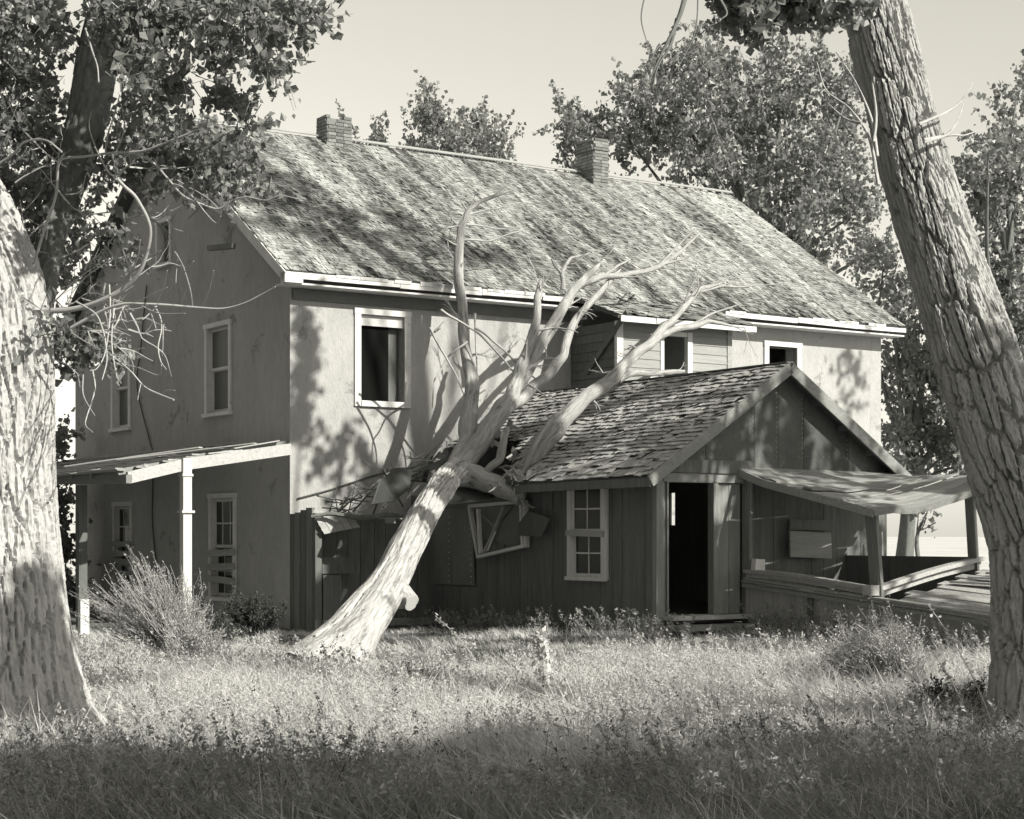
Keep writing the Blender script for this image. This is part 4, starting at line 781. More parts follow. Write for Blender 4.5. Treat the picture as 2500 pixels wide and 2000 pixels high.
for P_, r0, r1 in (([(95, 655), (150, 652), (200, 638), (255, 612), (290, 578), (308, 535), (316, 490), (308, 455), (285, 415), (262, 393), (246, 376)], .040, .018),
                   ([(255, 612), (275, 575), (290, 540), (295, 505)], .015, .006), ([(246, 376), (262, 355), (290, 340)], .014, .006), ([(246, 376), (228, 362), (215, 340), (200, 310)], .014, .006),
                   ([(70, 560), (95, 480), (118, 410), (122, 350), (134, 334), (175, 330), (235, 322), (300, 318), (350, 300), (405, 278), (440, 255)], .022, .012), ([(222, 318), (228, 280), (242, 240), (252, 200)], .014, .006), ([(245, 320), (262, 270), (255, 220)], .012, .005), ([(285, 320), (300, 270), (303, 240)], .010, .004), ([(205, 320), (188, 270), (192, 235)], .010, .004),
                   ([(150, 690), (190, 668), (225, 650), (262, 640), (300, 640), (360, 643), (420, 648), (470, 650), (515, 638), (555, 618), (580, 604)], .024, .007), ([(405, 648), (400, 610), (385, 560), (368, 530)], .014, .006), ([(345, 642), (370, 600), (395, 565), (408, 550)], .013, .005), ([(330, 640), (345, 600), (352, 570)], .011, .005), ([(425, 648), (440, 610), (450, 570)], .012, .005), ([(280, 640), (320, 620), (352, 605)], .010, .004), ([(300, 645), (335, 660), (390, 660)], .011, .005), ([(262, 642), (250, 670), (240, 693)], .012, .006), ([(318, 660), (328, 690)], .010, .006), ([(330, 645), (310, 665), (300, 673)], .009, .005), ([(380, 645), (390, 615), (400, 600)], .007, .004),
                   ([(160, 635), (200, 660), (215, 690), (222, 720), (225, 760), (215, 800)], .014, .006), ([(230, 600), (232, 660), (222, 740), (205, 775), (190, 780)], .012, .005), ([(240, 650), (235, 720), (245, 790), (250, 800)], .012, .005), ([(222, 740), (255, 755), (265, 768)], .010, .005), ([(195, 780), (200, 820), (185, 870), (180, 895), (195, 910)], .012, .005), ([(175, 790), (175, 830), (190, 860), (200, 875)], .010, .004),
                   ([(222, 740), (252, 762), (278, 785), (305, 815), (340, 832), (366, 842)], .012, .010), ([(297, 806), (292, 830), (290, 842)], .008, .004), ([(340, 832), (352, 822), (368, 822)], .009, .005), ([(326, 645), (338, 670), (340, 695), (333, 730), (338, 760), (350, 778)], .011, .006), ([(262, 768), (293, 775), (310, 782), (335, 790), (340, 770)], .009, .005), ([(150, 700), (180, 720), (210, 735)], .010, .004), ([(110, 640), (150, 600), (180, 575), (205, 560)], .010, .004),
                   ([(285, 320), (325, 345), (355, 378), (385, 412), (425, 430), (460, 440), (490, 422), (520, 415), (560, 422), (590, 412), (630, 420)], .018, .005), ([(485, 425), (500, 395), (510, 365), (528, 320)], .011, .004), ([(500, 420), (520, 395), (528, 372)], .009, .004), ([(478, 425), (485, 395), (484, 360)], .008, .004), ([(365, 388), (385, 395), (415, 425), (430, 445), (455, 470), (465, 455)], .012, .005), ([(575, 418), (580, 400), (582, 385)], .007, .004), ([(460, 440), (440, 420), (410, 400)], .009, .004),
                   ([(180, 60), (195, 110), (205, 140), (208, 175)], .014, .008), ([(235, 5), (285, 50), (320, 95), (345, 135), (375, 155), (390, 190), (392, 240)], .010, .004), ([(375, 155), (400, 175), (425, 210)], .012, .005), ([(-120, 420), (20, 330), (50, 300), (95, 295), (130, 320)], .018, .010)):
    deadb(P_, 13.2 if P_[0][0] < 120 else 12.9, 12.4, r0 * .55, r1 * .6)
r = np.random.default_rng(77); tw = MB()
for k in range(60):
    x, y = r.uniform(0, 300), r.uniform(330, 720); twig_set(tw, r, pd(x, y, r.uniform(13.2, 15)), [r.normal(.4, .7), r.normal(0, .4), r.normal(-.1, .7)], r.uniform(.2, .6), .008, 2, .6, 3)
obj("fine_twigs", tw, M_twig, ltree)["kind"] = "stuff"
lc = []
for x, y, rx, ry, ns in ((20, 60, 75, 90, 26), (90, 30, 70, 60, 22), (60, 170, 80, 80, 26), (-20, 250, 90, 90, 20), (90, 290, 70, 60, 20), (40, 380, 70, 70, 20), (110, 430, 50, 60, 10), (30, 480, 60, 40, 10), (150, 560, 50, 50, 9), (200, 500, 35, 60, 6), (60, 560, 40, 50, 8), (140, 700, 45, 35, 12), (215, 735, 45, 22, 9), (120, 770, 25, 30, 3)):
    p = pd(x, y, r.uniform(13.6, 15.6)); k = 15 / 3753; lc.append((p, (rx * k, .8, ry * k), int(ns * 1.7), 20))
foliage(ltree, lc, .064, 31, sub_r=.15, spray=(0, 0, -.7), el=2.6, wd=.26, twig=.004)
lc = []
for x, y, rx, ry, ns in ((240, 30, 70, 45, 26), (330, 50, 70, 55, 30), (420, 30, 60, 40, 22), (500, 20, 60, 35, 18), (560, 30, 45, 35, 12), (620, 15, 45, 22, 8), (300, 120, 50, 55, 20), (360, 160, 40, 40, 10), (455, 100, 40, 40, 16), (470, 180, 25, 50, 9), (505, 230, 22, 45, 8), (545, 110, 30, 50, 10), (580, 150, 22, 30, 6), (600, 65, 35, 40, 8), (280, 210, 35, 40, 8), (330, 210, 20, 40, 5), (370, 205, 16, 20, 3), (250, 110, 40, 40, 9), (670, 15, 22, 12, 3), (650, 70, 22, 16, 3), (525, 255, 30, 14, 4)):
    p = pd(x, y, r.uniform(12.2, 13.2)); k = 12.8 / 3753; lc.append((p, (rx * k, .5, ry * k), int(ns * 1.2), 17))
foliage(ltree, lc, .062, 32, sub_r=.12, spray=(.2, 0, -.8), el=3.0, wd=.30, twig=.004)
lc = []
for x, y, rx, ry, ns in ((400, 330, 60, 40, 16), (470, 330, 60, 45, 18), (440, 380, 50, 35, 12), (360, 300, 30, 35, 8), (520, 380, 35, 25, 5), (400, 290, 50, 25, 8), (335, 330, 25, 30, 5), (295, 545, 25, 10, 2), (345, 410, 20, 20, 3), (285, 300, 40, 45, 10), (245, 350, 30, 40, 7), (320, 270, 40, 30, 8), (215, 420, 22, 35, 4)):
    p = pd(x, y, r.uniform(14, 15)); k = 14.5 / 3753; lc.append((p, (rx * k, .5, ry * k), int(ns * 1.5), 18))
foliage(ltree, lc, .064, 33, sub_r=.13, spray=(0, 0, -.6), el=2.8, wd=.28, twig=.004)
foliage(ltree, [(pd(x, y, 14.4) + SUN * 4.2, (.35, .35, .35), 14, 16) for x, y in ((200, 110), (195, 180), (190, 240), (205, 40), (170, 320))], .12, 39, sub_r=.2)
# high crown of the same tree, above and left of the picture, thickened to block sky light
lc = []
for k in range(52):
    x, y = r.uniform(-13, -2.0), r.uniform(3, 22); lc.append((np.array([x, y, max(8.5, .3 * y + 3.9) + r.uniform(0, 3.5)]), (1.8, 1.8, 1.1), 28, 17))
foliage(ltree, lc, .32, 34, sub_r=.6)

# --- the leaning cottonwood on the right
rt = [(2232, 1640), (2222, 1560), (2214, 1450), (2203, 1310), (2182, 1130), (2146, 1020), (2108, 912), (2051, 732), (1987, 540), (1930, 360), (1884, 180), (1840, 0), (1828, -55)]
rr_ = [.62, .50, .42, .365, .325, .31, .305, .295, .255, .245, .235, .22, .215]
rb = pd(2228, 1620, 13.2); rtree = thing("cottonwood_tree", "leaning cottonwood with deeply furrowed bark at the right edge", "tree", [rb[0], rb[1], -.1])
obj("trunk", bark_trunk([pd(x, y, 13.2 + .0004 * (1600 - y)) for x, y in rt], [q - .042 for q in rr_], 270, .0098, .055, .062, .46, 41), M_bark, rtree)
obj("upper_trunk", MB().tube([pd(x, y, 13.85) for x, y in ((1830, -45), (1790, -230), (1720, -520))], [.2, .19, .15], 18, 6, .1, 3), M_bark, rtree, smooth=True)
for P_, r0 in (([(1450, -40), (1432, 30), (1405, 90), (1378, 145), (1358, 195)], .020), ([(1425, 40), (1412, 95), (1385, 140), (1375, 185)], .013), ([(1358, -10), (1350, 40), (1362, 90)], .006), ([(1470, -30), (1465, 60), (1440, 120), (1420, 150)], .005), ([(1412, 85), (1385, 100), (1370, 130)], .008), ([(1505, -20), (1530, 25), (1520, 40)], .012)):
    deadb(P_, 11.6, 11.4, r0, .003, 5, rtree, "hanging_twig", M_barkf)
for P_ in ([(1935, 262), (1985, 240), (2015, 222), (2040, 190), (2050, 165)], [(1945, 300), (1992, 285), (2010, 265), (2022, 240), (2028, 220)], [(1945, 295), (2000, 285), (2030, 285), (2060, 275)], [(1850, 390), (1830, 290), (1790, 230), (1740, 190), (1720, 130)], [(1840, 300), (1845, 240), (1835, 160), (1830, 110)], [(1815, 260), (1780, 250), (1740, 215)], [(1848, 330), (1835, 250), (1800, 170), (1760, 110)]):
    deadb(P_, 13.3, 13.8, .014, .003, 5, rtree, "dead_branch", M_barkl)
lc = []
for x, y, rx, ry, ns in ((1560, 20, 40, 28, 12), (1620, 20, 45, 28, 14), (1690, 10, 45, 24, 14), (1750, 5, 40, 22, 12), (1600, 60, 25, 18, 6), (1540, 50, 18, 20, 4), (1700, 40, 25, 14, 4), (1800, 20, 16, 30, 5), (1530, 0, 30, 18, 6)):
    p = pd(x, y - 8, r.uniform(11.5, 12.2)); k = 12 / 3753; lc.append((p, (rx * k, .35, ry * k), int(ns * 2.2), 15))
foliage(rtree, lc, .070, 43, sub_r=.12, spray=(0, 0, -.6))
# high crown above the picture, added to cut sky light
lc = []
for k in range(18):
    x, y = r.uniform(-2.5, 2.5), r.uniform(13, 18); lc.append((np.array([x, y, max(8.5, .3 * y + 3.9) + r.uniform(0, 3.0)]), (1.6, 1.6, 1.1), 22, 17))
foliage(rtree, lc, .28, 44, sub_r=.6)

# --- trees behind the house
def far_tree(label, base, clumps, seed, size=.135, trunk_r=.28, nl=44, spray=(-.7, 0, 1.3), sub_r=.36, group=None, leafm=None, lean=(0, 0), el=3.4, wd=.27):
    b = np.array([base[0], base[1], float(gz(base[0], base[1]))]); o = thing("cottonwood_tree", label, "tree", b, group)
    r = np.random.default_rng(seed); cs = [np.asarray(c[0], float) for c in clumps]; low = min(c[2] for c in cs); top = max(c[2] for c in cs); cm = np.mean(cs, 0)
    mid = np.array([b[0] * .5 + cm[0] * .5 + lean[0], b[1] * .5 + cm[1] * .5 + lean[1], low * .8]); hi = np.array([cm[0], cm[1], (low + top) / 2])
    obj("trunk", MB().tube([b, b * .6 + mid * .4 + r.normal(0, .15, 3), mid, hi], [trunk_r * 1.3, trunk_r, trunk_r * .8, trunk_r * .4], 12, 5, .15, seed), M_barkf, o, smooth=True)
    q = MB(); limbs_to(q, r, mid, cs if len(cs) < 28 else cs[::4], trunk_r * .38); obj("limbs", q, M_barkf, o, smooth=True)
    foliage(o, [(c, rd, ns, nl) for c, rd, ns in clumps], size, seed + 1, leafm, sub_r, spray, el=el, wd=wd); return o
def cl(lst, Y, jy=1.2, seed=0, dens=.82):
    r = np.random.default_rng(seed); k = Y / 3753
    return [(pd(x, y, Y + r.normal(0, jy * .5)), (rx * k, jy, ry * k), max(2, int(ns * dens))) for x, y, rx, ry, ns in lst]
far_tree("bushy cottonwood top rising behind the middle of the house roof", (-1.4, 54), cl([(900, 235, 35, 35, 18), (935, 265, 40, 45, 22), (880, 300, 30, 40, 14), (980, 285, 40, 40, 18), (1030, 265, 22, 35, 10), (1050, 320, 38, 35, 16), (980, 330, 60, 30, 20), (900, 330, 40, 25, 12), (940, 380, 90, 50, 26)], 54, 1.6, 1), 101)
far_tree("small tree top peeping over the ridge beside the left chimney", (-4.2, 56), cl([(795, 290, 26, 16, 7), (735, 285, 14, 22, 4), (770, 330, 60, 30, 12)], 56, 1.0, 2), 103)
far_tree("windswept cottonwood spray beside the right chimney", (2.6, 50), cl([(1195, 240, 20, 28, 8), (1205, 285, 32, 30, 12), (1240, 300, 36, 35, 14), (1180, 310, 25, 15, 5), (1225, 345, 40, 30, 14), (1260, 270, 18, 22, 5), (1240, 400, 60, 40, 14)], 50, 1.2, 3), 105)
big = [(1330, 210, 40, 40, 18), (1320, 290, 40, 60, 24), (1400, 180, 55, 60, 30), (1470, 110, 45, 55, 22), (1480, 200, 70, 70, 40), (1400, 300, 80, 70, 44), (1540, 160, 40, 60, 22), (1560, 250, 70, 70, 40), (1490, 330, 80, 70, 44), (1640, 120, 35, 45, 16), (1650, 220, 60, 70, 36), (1600, 330, 80, 60, 40), (1720, 140, 35, 40, 14), (1740, 240, 60, 80, 36), (1700, 340, 80, 70, 40), (1780, 330, 60, 80, 34), (1650, 430, 80, 50, 34), (1740, 440, 70, 60, 34), (1800, 450, 60, 70, 30), (1790, 180, 30, 40, 10), (1720, 520, 60, 40, 20), (1820, 540, 50, 40, 18), (1560, 400, 60, 40, 20)]
far_tree("broad cottonwood filling the sky behind the right half of the roof", (7.4, 49), cl(big, 49, 2.2, 4), 107, trunk_r=.36)
far_tree("cottonwood behind the right house corner, its crown beside the leaning trunk", (9.6, 44.5), cl([(1860, 560, 50, 40, 14), (1880, 640, 25, 40, 8), (1930, 740, 50, 50, 22), (1900, 800, 40, 60, 24), (1960, 850, 60, 60, 30), (1910, 900, 50, 60, 26), (1980, 930, 60, 40, 26), (1890, 960, 40, 25, 12), (1880, 700, 30, 40, 10), (1940, 650, 40, 50, 14), (1990, 780, 50, 50, 20), (2030, 930, 40, 50, 18), (2000, 700, 40, 60, 12), (1850, 600, 40, 30, 8), (2020, 980, 50, 30, 14), (2060, 860, 50, 60, 20)], 44.5, 1.6, 5, .85), 109, trunk_r=.22)
far_tree("cottonwood at the right picture edge beyond the leaning trunk", (12.6, 42), cl([(2140, 210, 30, 40, 12), (2120, 300, 40, 30, 14), (2080, 320, 30, 25, 10), (2150, 340, 40, 50, 18), (2050, 380, 45, 40, 20), (2110, 420, 50, 40, 24), (2060, 450, 40, 30, 14), (2150, 520, 40, 60, 22), (2080, 570, 40, 40, 16), (2130, 600, 50, 40, 20), (2090, 650, 40, 40, 14), (2160, 680, 50, 60, 24), (2120, 720, 40, 40, 12), (2180, 780, 50, 60, 20)], 42, 1.6, 6), 111, trunk_r=.3)
far_tree("dark leafy saplings between the left trunk and the gable wall", (-9.6, 37.5), cl([(120, 925, 18, 50, 10), (125, 1080, 20, 50, 12), (130, 1180, 25, 50, 16), (140, 1250, 30, 40, 16), (110, 1000, 15, 40, 6), (90, 1150, 30, 90, 20), (60, 1240, 50, 50, 20)], 37.5, .8, 7), 113, size=.12, sub_r=.3, trunk_r=.08)
far_tree("slender young tree standing in the pale field behind the porch", (9.3, 42), cl([(1950, 1090, 20, 24, 4), (1935, 1060, 16, 20, 3), (1970, 1100, 14, 14, 3)], 42, .5, 8), 115, size=.12, sub_r=.22, trunk_r=.06, nl=10)
for k, (x, Y, h, lb) in enumerate(((-75, 170, 9, "round distant tree on the left horizon"), (62, 190, 8, "round distant tree on the right horizon"), (88, 210, 10, "taller distant tree at the far right horizon"))):
    far_tree(lb, (x, Y), [(np.array([x + dx, Y, h * .55 + dz]), (3.2, 3, 2.6), 26) for dx, dz in ((-2.5, -1), (0, 1), (2.5, -.6))], 131 + k * 2, size=.55, sub_r=1.1, trunk_r=.3, nl=14)

# --- the trees of the grove outside the picture, whose shade falls across the yard
def shade(label, base, targets, seed, size=.15, extra=()):
    """crown clumps where the light to the shaded spots passes through this tree"""
    cs = []
    for P_, d, rad, ns in targets: cs.append((np.asarray(P_, float) + SUN * d, np.broadcast_to(np.asarray(rad, float), (3,)), ns))
    cs += list(extra); return far_tree(label, base, cs, seed, size=size, sub_r=.26, nl=16, spray=(0, 0, .3), trunk_r=.22, el=1.8, wd=.33)
def gp(x, y): return np.array([x, y, float(gz(x, y))])
def onground(x, y):
    Y = CH * 3753 / (y - 1129); X = (x * K - CX) / F * Y; return gp(X, Y)
rs = np.random.default_rng(500)
T = []
for y in (1588, 1625, 1670, 1720, 1775):            # deep shade across the foreground
    for x in np.arange(-150, 2300, 120):
        rt_ = (x > 1200)
        if y < 1600 or (y < 1630 and x < 900): continue
        T.append((onground(x + rs.normal(0, 25), y + 8 * math.sin(x * .02) + (8 if x < 250 else 0)), 10.5 + rs.normal(0, .6), .50, (rs.integers(8, 16) if not rt_ else rs.integers(2, 8))))
for x, y, n in ((1150, 1590, 4), (1350, 1585, 5), (1500, 1560, 4), (1800, 1540, 8), (1900, 1500, 8), (1990, 1530, 10), (1750, 1480, 5), (2060, 1570, 10), (1880, 1570, 9), (2120, 1500, 9), (1620, 1590, 5)): T.append((onground(x, y), 10.5, .45, n))
for x, y in ((40, 1290), (90, 1340), (30, 1400), (60, 1480), (140, 1500), (20, 1560), (110, 1580)): T.append((pd(x, y, 13.1), 10.5, .28, 6))
shade("cottonwood behind the viewer on the right, out of the picture", (9, 3.2), T, 151, size=.19)
T = []
for x, y in ((2110, 780), (2150, 860), (2140, 960), (2150, 1050), (2170, 1130), (2170, 1200), (2190, 1270), (2190, 1350), (2190, 1430)): T.append((pd(x, y, 13.1), 10.5, .36, 14))
for t, s, z, n in ((2.9, AF, 1.0, 12), (2.7, AF, 2.2, 10), (3.4, AF, 2.9, 8), (4.4, AF, 3.4, 8), (4.6, AF, 2.8, 6), (5.0, AF, 1.2, 12), (5.8, AF, 3.0, 9), (6.4, AF, 2.0, 10), (4.3, AF, 1.8, 10), (5.6, AF, 2.0, 10), (6.6, AF, 1.0, 10), (4.9, AF, 3.7, 7), (3.9, AF, 3.3, 5), (6.0, AF, 2.5, 6), (5.2, AF, 2.6, 6), (3.6, AF, 1.4, 9), (3.2, AF, .5, 8),
                   (4.0, -8.6, .4, 5), (4.0, -9.7, .4, 4), (3.2, -8.4, .3, 10), (1.8, -7.6, .2, 10), (.8, -6.4, .1, 10), (2.6, -9.6, .2, 10), (1.2, -8.4, 0, 9), (-.2, -5.4, 0, 9), (1.2, -4.6, .2, 9), (.2, -3.4, 0, 9), (1.4, -3.0, .2, 9), (-.6, -7.0, 0, 7), (4.4, -8.3, 2.4, 3), (5.6, -8.8, 2.3, 3)):
    T.append((H(t, s, z), 14.5 + .8 * math.sin(t * 3 + s), .62, n))
for t, s, z, n in ((3.0, -5.2, 3.1, 3), (3.9, -6.4, 3.7, 6), (2.8, -6.9, 2.9, 5), (4.3, -4.8, 4.0, 4), (2.5, -5.8, 2.7, 3)): T.append((H(t, s, z), 15.5, .5, n))
for x, y, s in ((945, 1010, -2.9), (915, 1055, -3.4), (880, 1100, -4.4), (850, 1150, -5.4), (1010, 1005, -3.1), (1070, 1035, -3.6), (1010, 935, -2.8), (1045, 880, -2.7), (985, 900, -2.4), (990, 840, -2.0), (895, 1075, -3.9), (1090, 1000, -3.6), (1130, 950, -3.7)): T.append((ps(x, y, s), 15, .25, 15))
for x in np.arange(820, 1750, 85):
    for y in (1342, 1366, 1388): T.append((onground(x + rs.normal(0, 12), y + rs.normal(0, 4)), 14.5 + rs.normal(0, .5), .45, 11 if y < 1380 else 7))
for t, z, n, rd in ((.22, 5.2, 8, (.12, .12, .3)), (.30, 4.7, 8, (.14, .14, .3)), (.26, 4.2, 8, (.12, .12, .3)), (.2, 3.7, 6, (.1, .1, .25)), (.12, 3.3, 4, (.1, .1, .2)), (.95, 3.1, 4, .25), (.6, 2.75, 4, .3), (.5, 3.2, 2, .2), (1.45, 2.9, 4, .25), (1.2, 3.4, 1, .2), (13.0, 5.2, 6, .3), (13.1, 4.5, 6, .32), (12.9, 3.8, 4, .3), (13.5, 3.2, 3, .3), (1.0, 2.5, 3, .3), (13.4, 5.0, 4, .3)): T.append((H(t, 0, z), 13, rd, n))
for t, z in ((.5, 1.0), (1.2, 1.2), (1.0, .5), (1.8, 1.6), (.4, 1.7), (1.1, 1.8), (1.8, .8), (.3, .4)): T.append((H(t, -.7, z), 17.5, .3, 10))
shade("tall cottonwood right of the yard, out of the picture", (13.2, 17), T, 153)
T = []
for t, s in ((.2, 1.2), (1.1, 1.0), (2.0, 1.1), (2.9, 1.0), (3.8, .9), (4.6, .8), (0, 2.1), (1.0, 2.0), (2.1, 2.0), (3.1, 1.9), (-.2, 3.2), (.8, 3.2), (1.7, 3.0), (0.2, 4.4), (1.1, 4.4)): T.append((roof_pt(t, s), 23 + math.sin(t * 5 + s), .55, 17))
shade("highest cottonwood of the grove, right of the house and out of the picture", (21, 14), T, 155)
# unseen trees added around the yard to block sky light from the gable
for k, (x, y, h, lb) in enumerate(((-13.5, 24, 12, "unseen dense cottonwood added left of the gable to block sky light"), (-12.5, 16.5, 11, "unseen dense cottonwood added left of the big trunk to block sky light"), (-17, 31, 13, "unseen dense cottonwood added behind the side porch to block sky light"), (-9, 6, 10, "unseen dense cottonwood added left of the viewer to block sky light"), (-5.5, -5, 11, "unseen dense cottonwood added behind the viewer to block sky light"), (2.5, -8, 11, "unseen cottonwood added straight behind the viewer to block sky light"), (-21, 41, 12, "unseen dense cottonwood added far left behind the house to block sky light"), (-11.9, 29.8, 8.5, "unseen young dense cottonwood added close to the side porch to block sky light"), (-18, 20, 13, "unseen tallest cottonwood added on the left to block sky light"))):
    far_tree(lb, (x, y), [(np.array([x + (.5 if h < 9 else 2.3) * math.sin(q * 2.4 + k), y + (.5 if h < 9 else 2.3) * math.cos(q * 2.4 + k), 1.6 + (h - 2) * q / 9]), (1.1, 1.1, .8) if h < 9 else (2.0, 2.0, 1.3), 30) for q in range(10)], 171 + 2 * k, size=.36, sub_r=.4 if h < 9 else .7, nl=20, spray=(0, 0, .3), el=1.8, wd=.33)
# ------------------------------------------------------------------ grass, weeds and shrubs
def scatter(n, seed, y0=8.6, y1=30, p=1.5):
    r = np.random.default_rng(seed); u_ = r.random(n); Y = (y0 ** (1 - p) + u_ * (y1 ** (1 - p) - y0 ** (1 - p))) ** (1 / (1 - p)); X = (r.random(n) - .5) * 2 * (Y * .30 + 1.2); return X, Y, r
def inhouse(X, Y):
    dx, dy = X - C[0], Y - C[1]; t = dx * U[0] + dy * U[1]; s = dx * V[0] + dy * V[1]
    thin = vnoise(X * 47, Y * 47, 3) > .32
    foot = thin & ((np.abs(X - lt_b[0] - .1) < .95) & (Y > 11.7) & (Y < 13.8) | (np.abs(X - rb[0] + .1) < .8) & (Y > 11.6) & (Y < 13.6))
    return foot | ((t > -.05) & (s > -.95)) | ((t > AT0 - .03) & (t < AT1) & (s > AF - .02)) | ((t > 3.95) & (t < 6.6) & (s > -12.9) & (s < AF)) | ((t > 2.3) & (t < 4.05) & (s > AF - .66) & (s < AF))
def blades(B, D, ht, wd, r, bend):
    n = len(B); side = np.cross(D, r.normal(size=(n, 3))); side /= np.linalg.norm(side, axis=1)[:, None]; lean = r.normal(size=(n, 3)) * bend[:, None]; lean[:, 2] = -np.abs(lean[:, 2]) * .5; lean += np.array([-.18, 0, 0]) * bend[:, None]
    h = ht[:, None]; w_ = wd[:, None]; p0 = B; p1 = B + D * h * .5 + lean * h * .22; p2 = B + D * h * .92 + lean * h * .85
    Vx = np.stack([p0 - side * w_ * .5, p0 + side * w_ * .5, p1 + side * w_ * .42, p1 - side * w_ * .42, p2], 1).reshape(-1, 3)
    b = np.arange(n)[:, None] * 5; return Vx, b + np.array([[0, 1, 2, 3]]), b + np.array([[3, 2, 4]])
def grass(name, label, n, per, seed, hmin, hmax, wd, m, y0, y1, p=1.5, spread=.05, bend=.5, mask=None, tilt=.35):
    X, Y, r = scatter(n, seed, y0, y1, p); ok = ~inhouse(X, Y)
    if mask is not None: ok &= mask(X, Y, r)
    X, Y = X[ok], Y[ok]; n = len(X); k = per; dens = vnoise(X * .9 + 30, Y * .9, seed + 1)
    B = np.repeat(np.stack([X, Y, gz(X, Y) - .02], 1), k, 0) + np.concatenate([r.normal(0, spread, (n * k, 2)), np.zeros((n * k, 1))], 1)
    D = r.normal(0, tilt * .55, (n * k, 3)) + np.repeat(r.normal(0, tilt * .8, (n, 3)), k, 0); D[:, 2] = 1; D[:, 0] -= .22; D /= np.linalg.norm(D, axis=1)[:, None]
    ht = np.repeat((hmin + (hmax - hmin) * (.35 * r.random(n) + .65 * dens)) * np.interp(Y, [9, 19, 22, 30], [1, 1, .5, .38]), k) * (.55 + .6 * r.random(n * k))
    Vx, q, t_ = blades(B, D, ht, wd * (.7 + .6 * r.random(n * k)) * (1 + .03 * np.maximum(B[:, 1] - 12, 0)), r, bend * (.4 + r.random(n * k)))
    o = obj(name, make_mesh(name, Vx, [q, t_]), m); return tag(o, label, "grass", kind="stuff")
grass("grass", "dry pale grass covering the yard up to the house", 22000, 10, 301, .12, .55, .0072, M_grass, 8.6, 30, 1.35, mask=lambda X, Y, r: r.random(len(X)) < np.interp(Y + 1.2 * (vnoise(X * .8, Y * .5, 71) - .5), [9.8, 12.0], [.22, 1.0]))
grass("grass", "grey-green grass darkened to deepen the foreground shade", 10000, 10, 307, .12, .50, .0095, M_shadeweed, 8.4, 13.8, 1.1, mask=lambda X, Y, r: r.random(len(X)) < np.interp(Y, [10.6, 12.6], [1, .10]))  # darker blades stop near the shade line: shade put into their colour
grass("grass", "darker green weeds growing low through the grass", 6500, 7, 303, .10, .32, .012, M_leafd, 8.6, 30, 1.4, mask=lambda X, Y, r: vnoise(X * .7, Y * .6, 9) > .42)
grass("grass", "tall bleached tussocks standing above the yard grass", 1500, 40, 305, .32, .72, .0075, M_grass, 9.6, 21, 1.3, spread=.07, bend=.7, tilt=.5, mask=lambda X, Y, r: vnoise(X * .55 + 7, Y * .6, 29) > .45)
# feathery weeds: a stem with many small leaflets
def feathery(name, label, n, seed, y0, y1, hmin, hmax, m, leaf=.02, nl=26, mask=None, p=1.4):
    X, Y, r = scatter(n, seed, y0, y1, p); ok = ~inhouse(X, Y)
    if mask is not None: ok &= mask(X, Y, r)
    X, Y = X[ok], Y[ok]; n = len(X); B = np.stack([X, Y, gz(X, Y)], 1); D = r.normal(0, .22, (n, 3)); D[:, 2] = 1; D[:, 0] -= .15; ht = hmin + (hmax - hmin) * r.random(n) ** 1.3
    tip = B + D * ht[:, None]; cur = np.array([-.25, 0, -.12]) * ht[:, None] * r.random((n, 1))
    f = r.random((n, nl)) ** .6; Pn = B[:, None] + (tip - B)[:, None] * f[..., None] + cur[:, None] * (f ** 2)[..., None]; Pn = (Pn + r.normal(0, .03, Pn.shape) * (1.25 - f)[..., None]).reshape(-1, 3)
    Vl, fl = leaves(Pn, leaf * (1 + .03 * np.maximum(Pn[:, 1] - 12, 0)), r, 0, .45); Vs, q, t_ = blades(B, unitrows(tip - B), ht, np.full(n, .007), r, np.full(n, .15))
    o = obj(name, make_mesh(name, np.vstack([Vs, Vl]), [np.vstack([q, fl + len(Vs)]), t_]), m); return tag(o, label, "weeds", kind="stuff")
def unitrows(a): return a / np.linalg.norm(a, axis=1)[:, None]
feathery("weeds", "pale feathery weeds standing in the sunlit strip of the yard", 6500, 311, 12.0, 21, .20, .52, M_weed, .026, 26, mask=lambda X, Y, r: vnoise(X * .8 + 3, Y * .7, 19) > .4)
feathery("weeds", "small grey weeds darkened to deepen the foreground shade", 3400, 313, 8.6, 12.6, .18, .50, M_shadeweed, .034, 26, mask=lambda X, Y, r: vnoise(X * .9 + 13, Y * .8, 39) > .3)
feathery("weeds", "scattered pale seed weeds in the foreground", 700, 315, 8.8, 14, .25, .55, M_weed, .022, 28, mask=lambda X, Y, r: vnoise(X * 1.1 + 3, Y, 59) > .5)
feathery("weeds", "seeding dark weeds scattered through the foreground grass", 520, 317, 9.0, 16.5, .25, .6, M_dweed, .020, 22, mask=lambda X, Y, r: vnoise(X * .8 + 23, Y * .9, 49) > .5)
def wallfoot(X, Y, r):
    dx, dy = X - C[0], Y - C[1]; t = dx * U[0] + dy * U[1]; s = dx * V[0] + dy * V[1]; return (t > 1.5) & (t < 2.35) & (s < -1.2) & (s > -8.2) | (t < -.05) & (t > -.9) & (s > 0) & (s < 6) | (s < AF - .1) & (s > AF - 6) & (t > 3.3) & (t < 3.95)
feathery("weeds", "dark weeds along the foot of the annex wall and porch skirting", 9000, 319, 20, 31, .15, .45, M_shadeweed, .035, 20, mask=wallfoot, p=1.01)
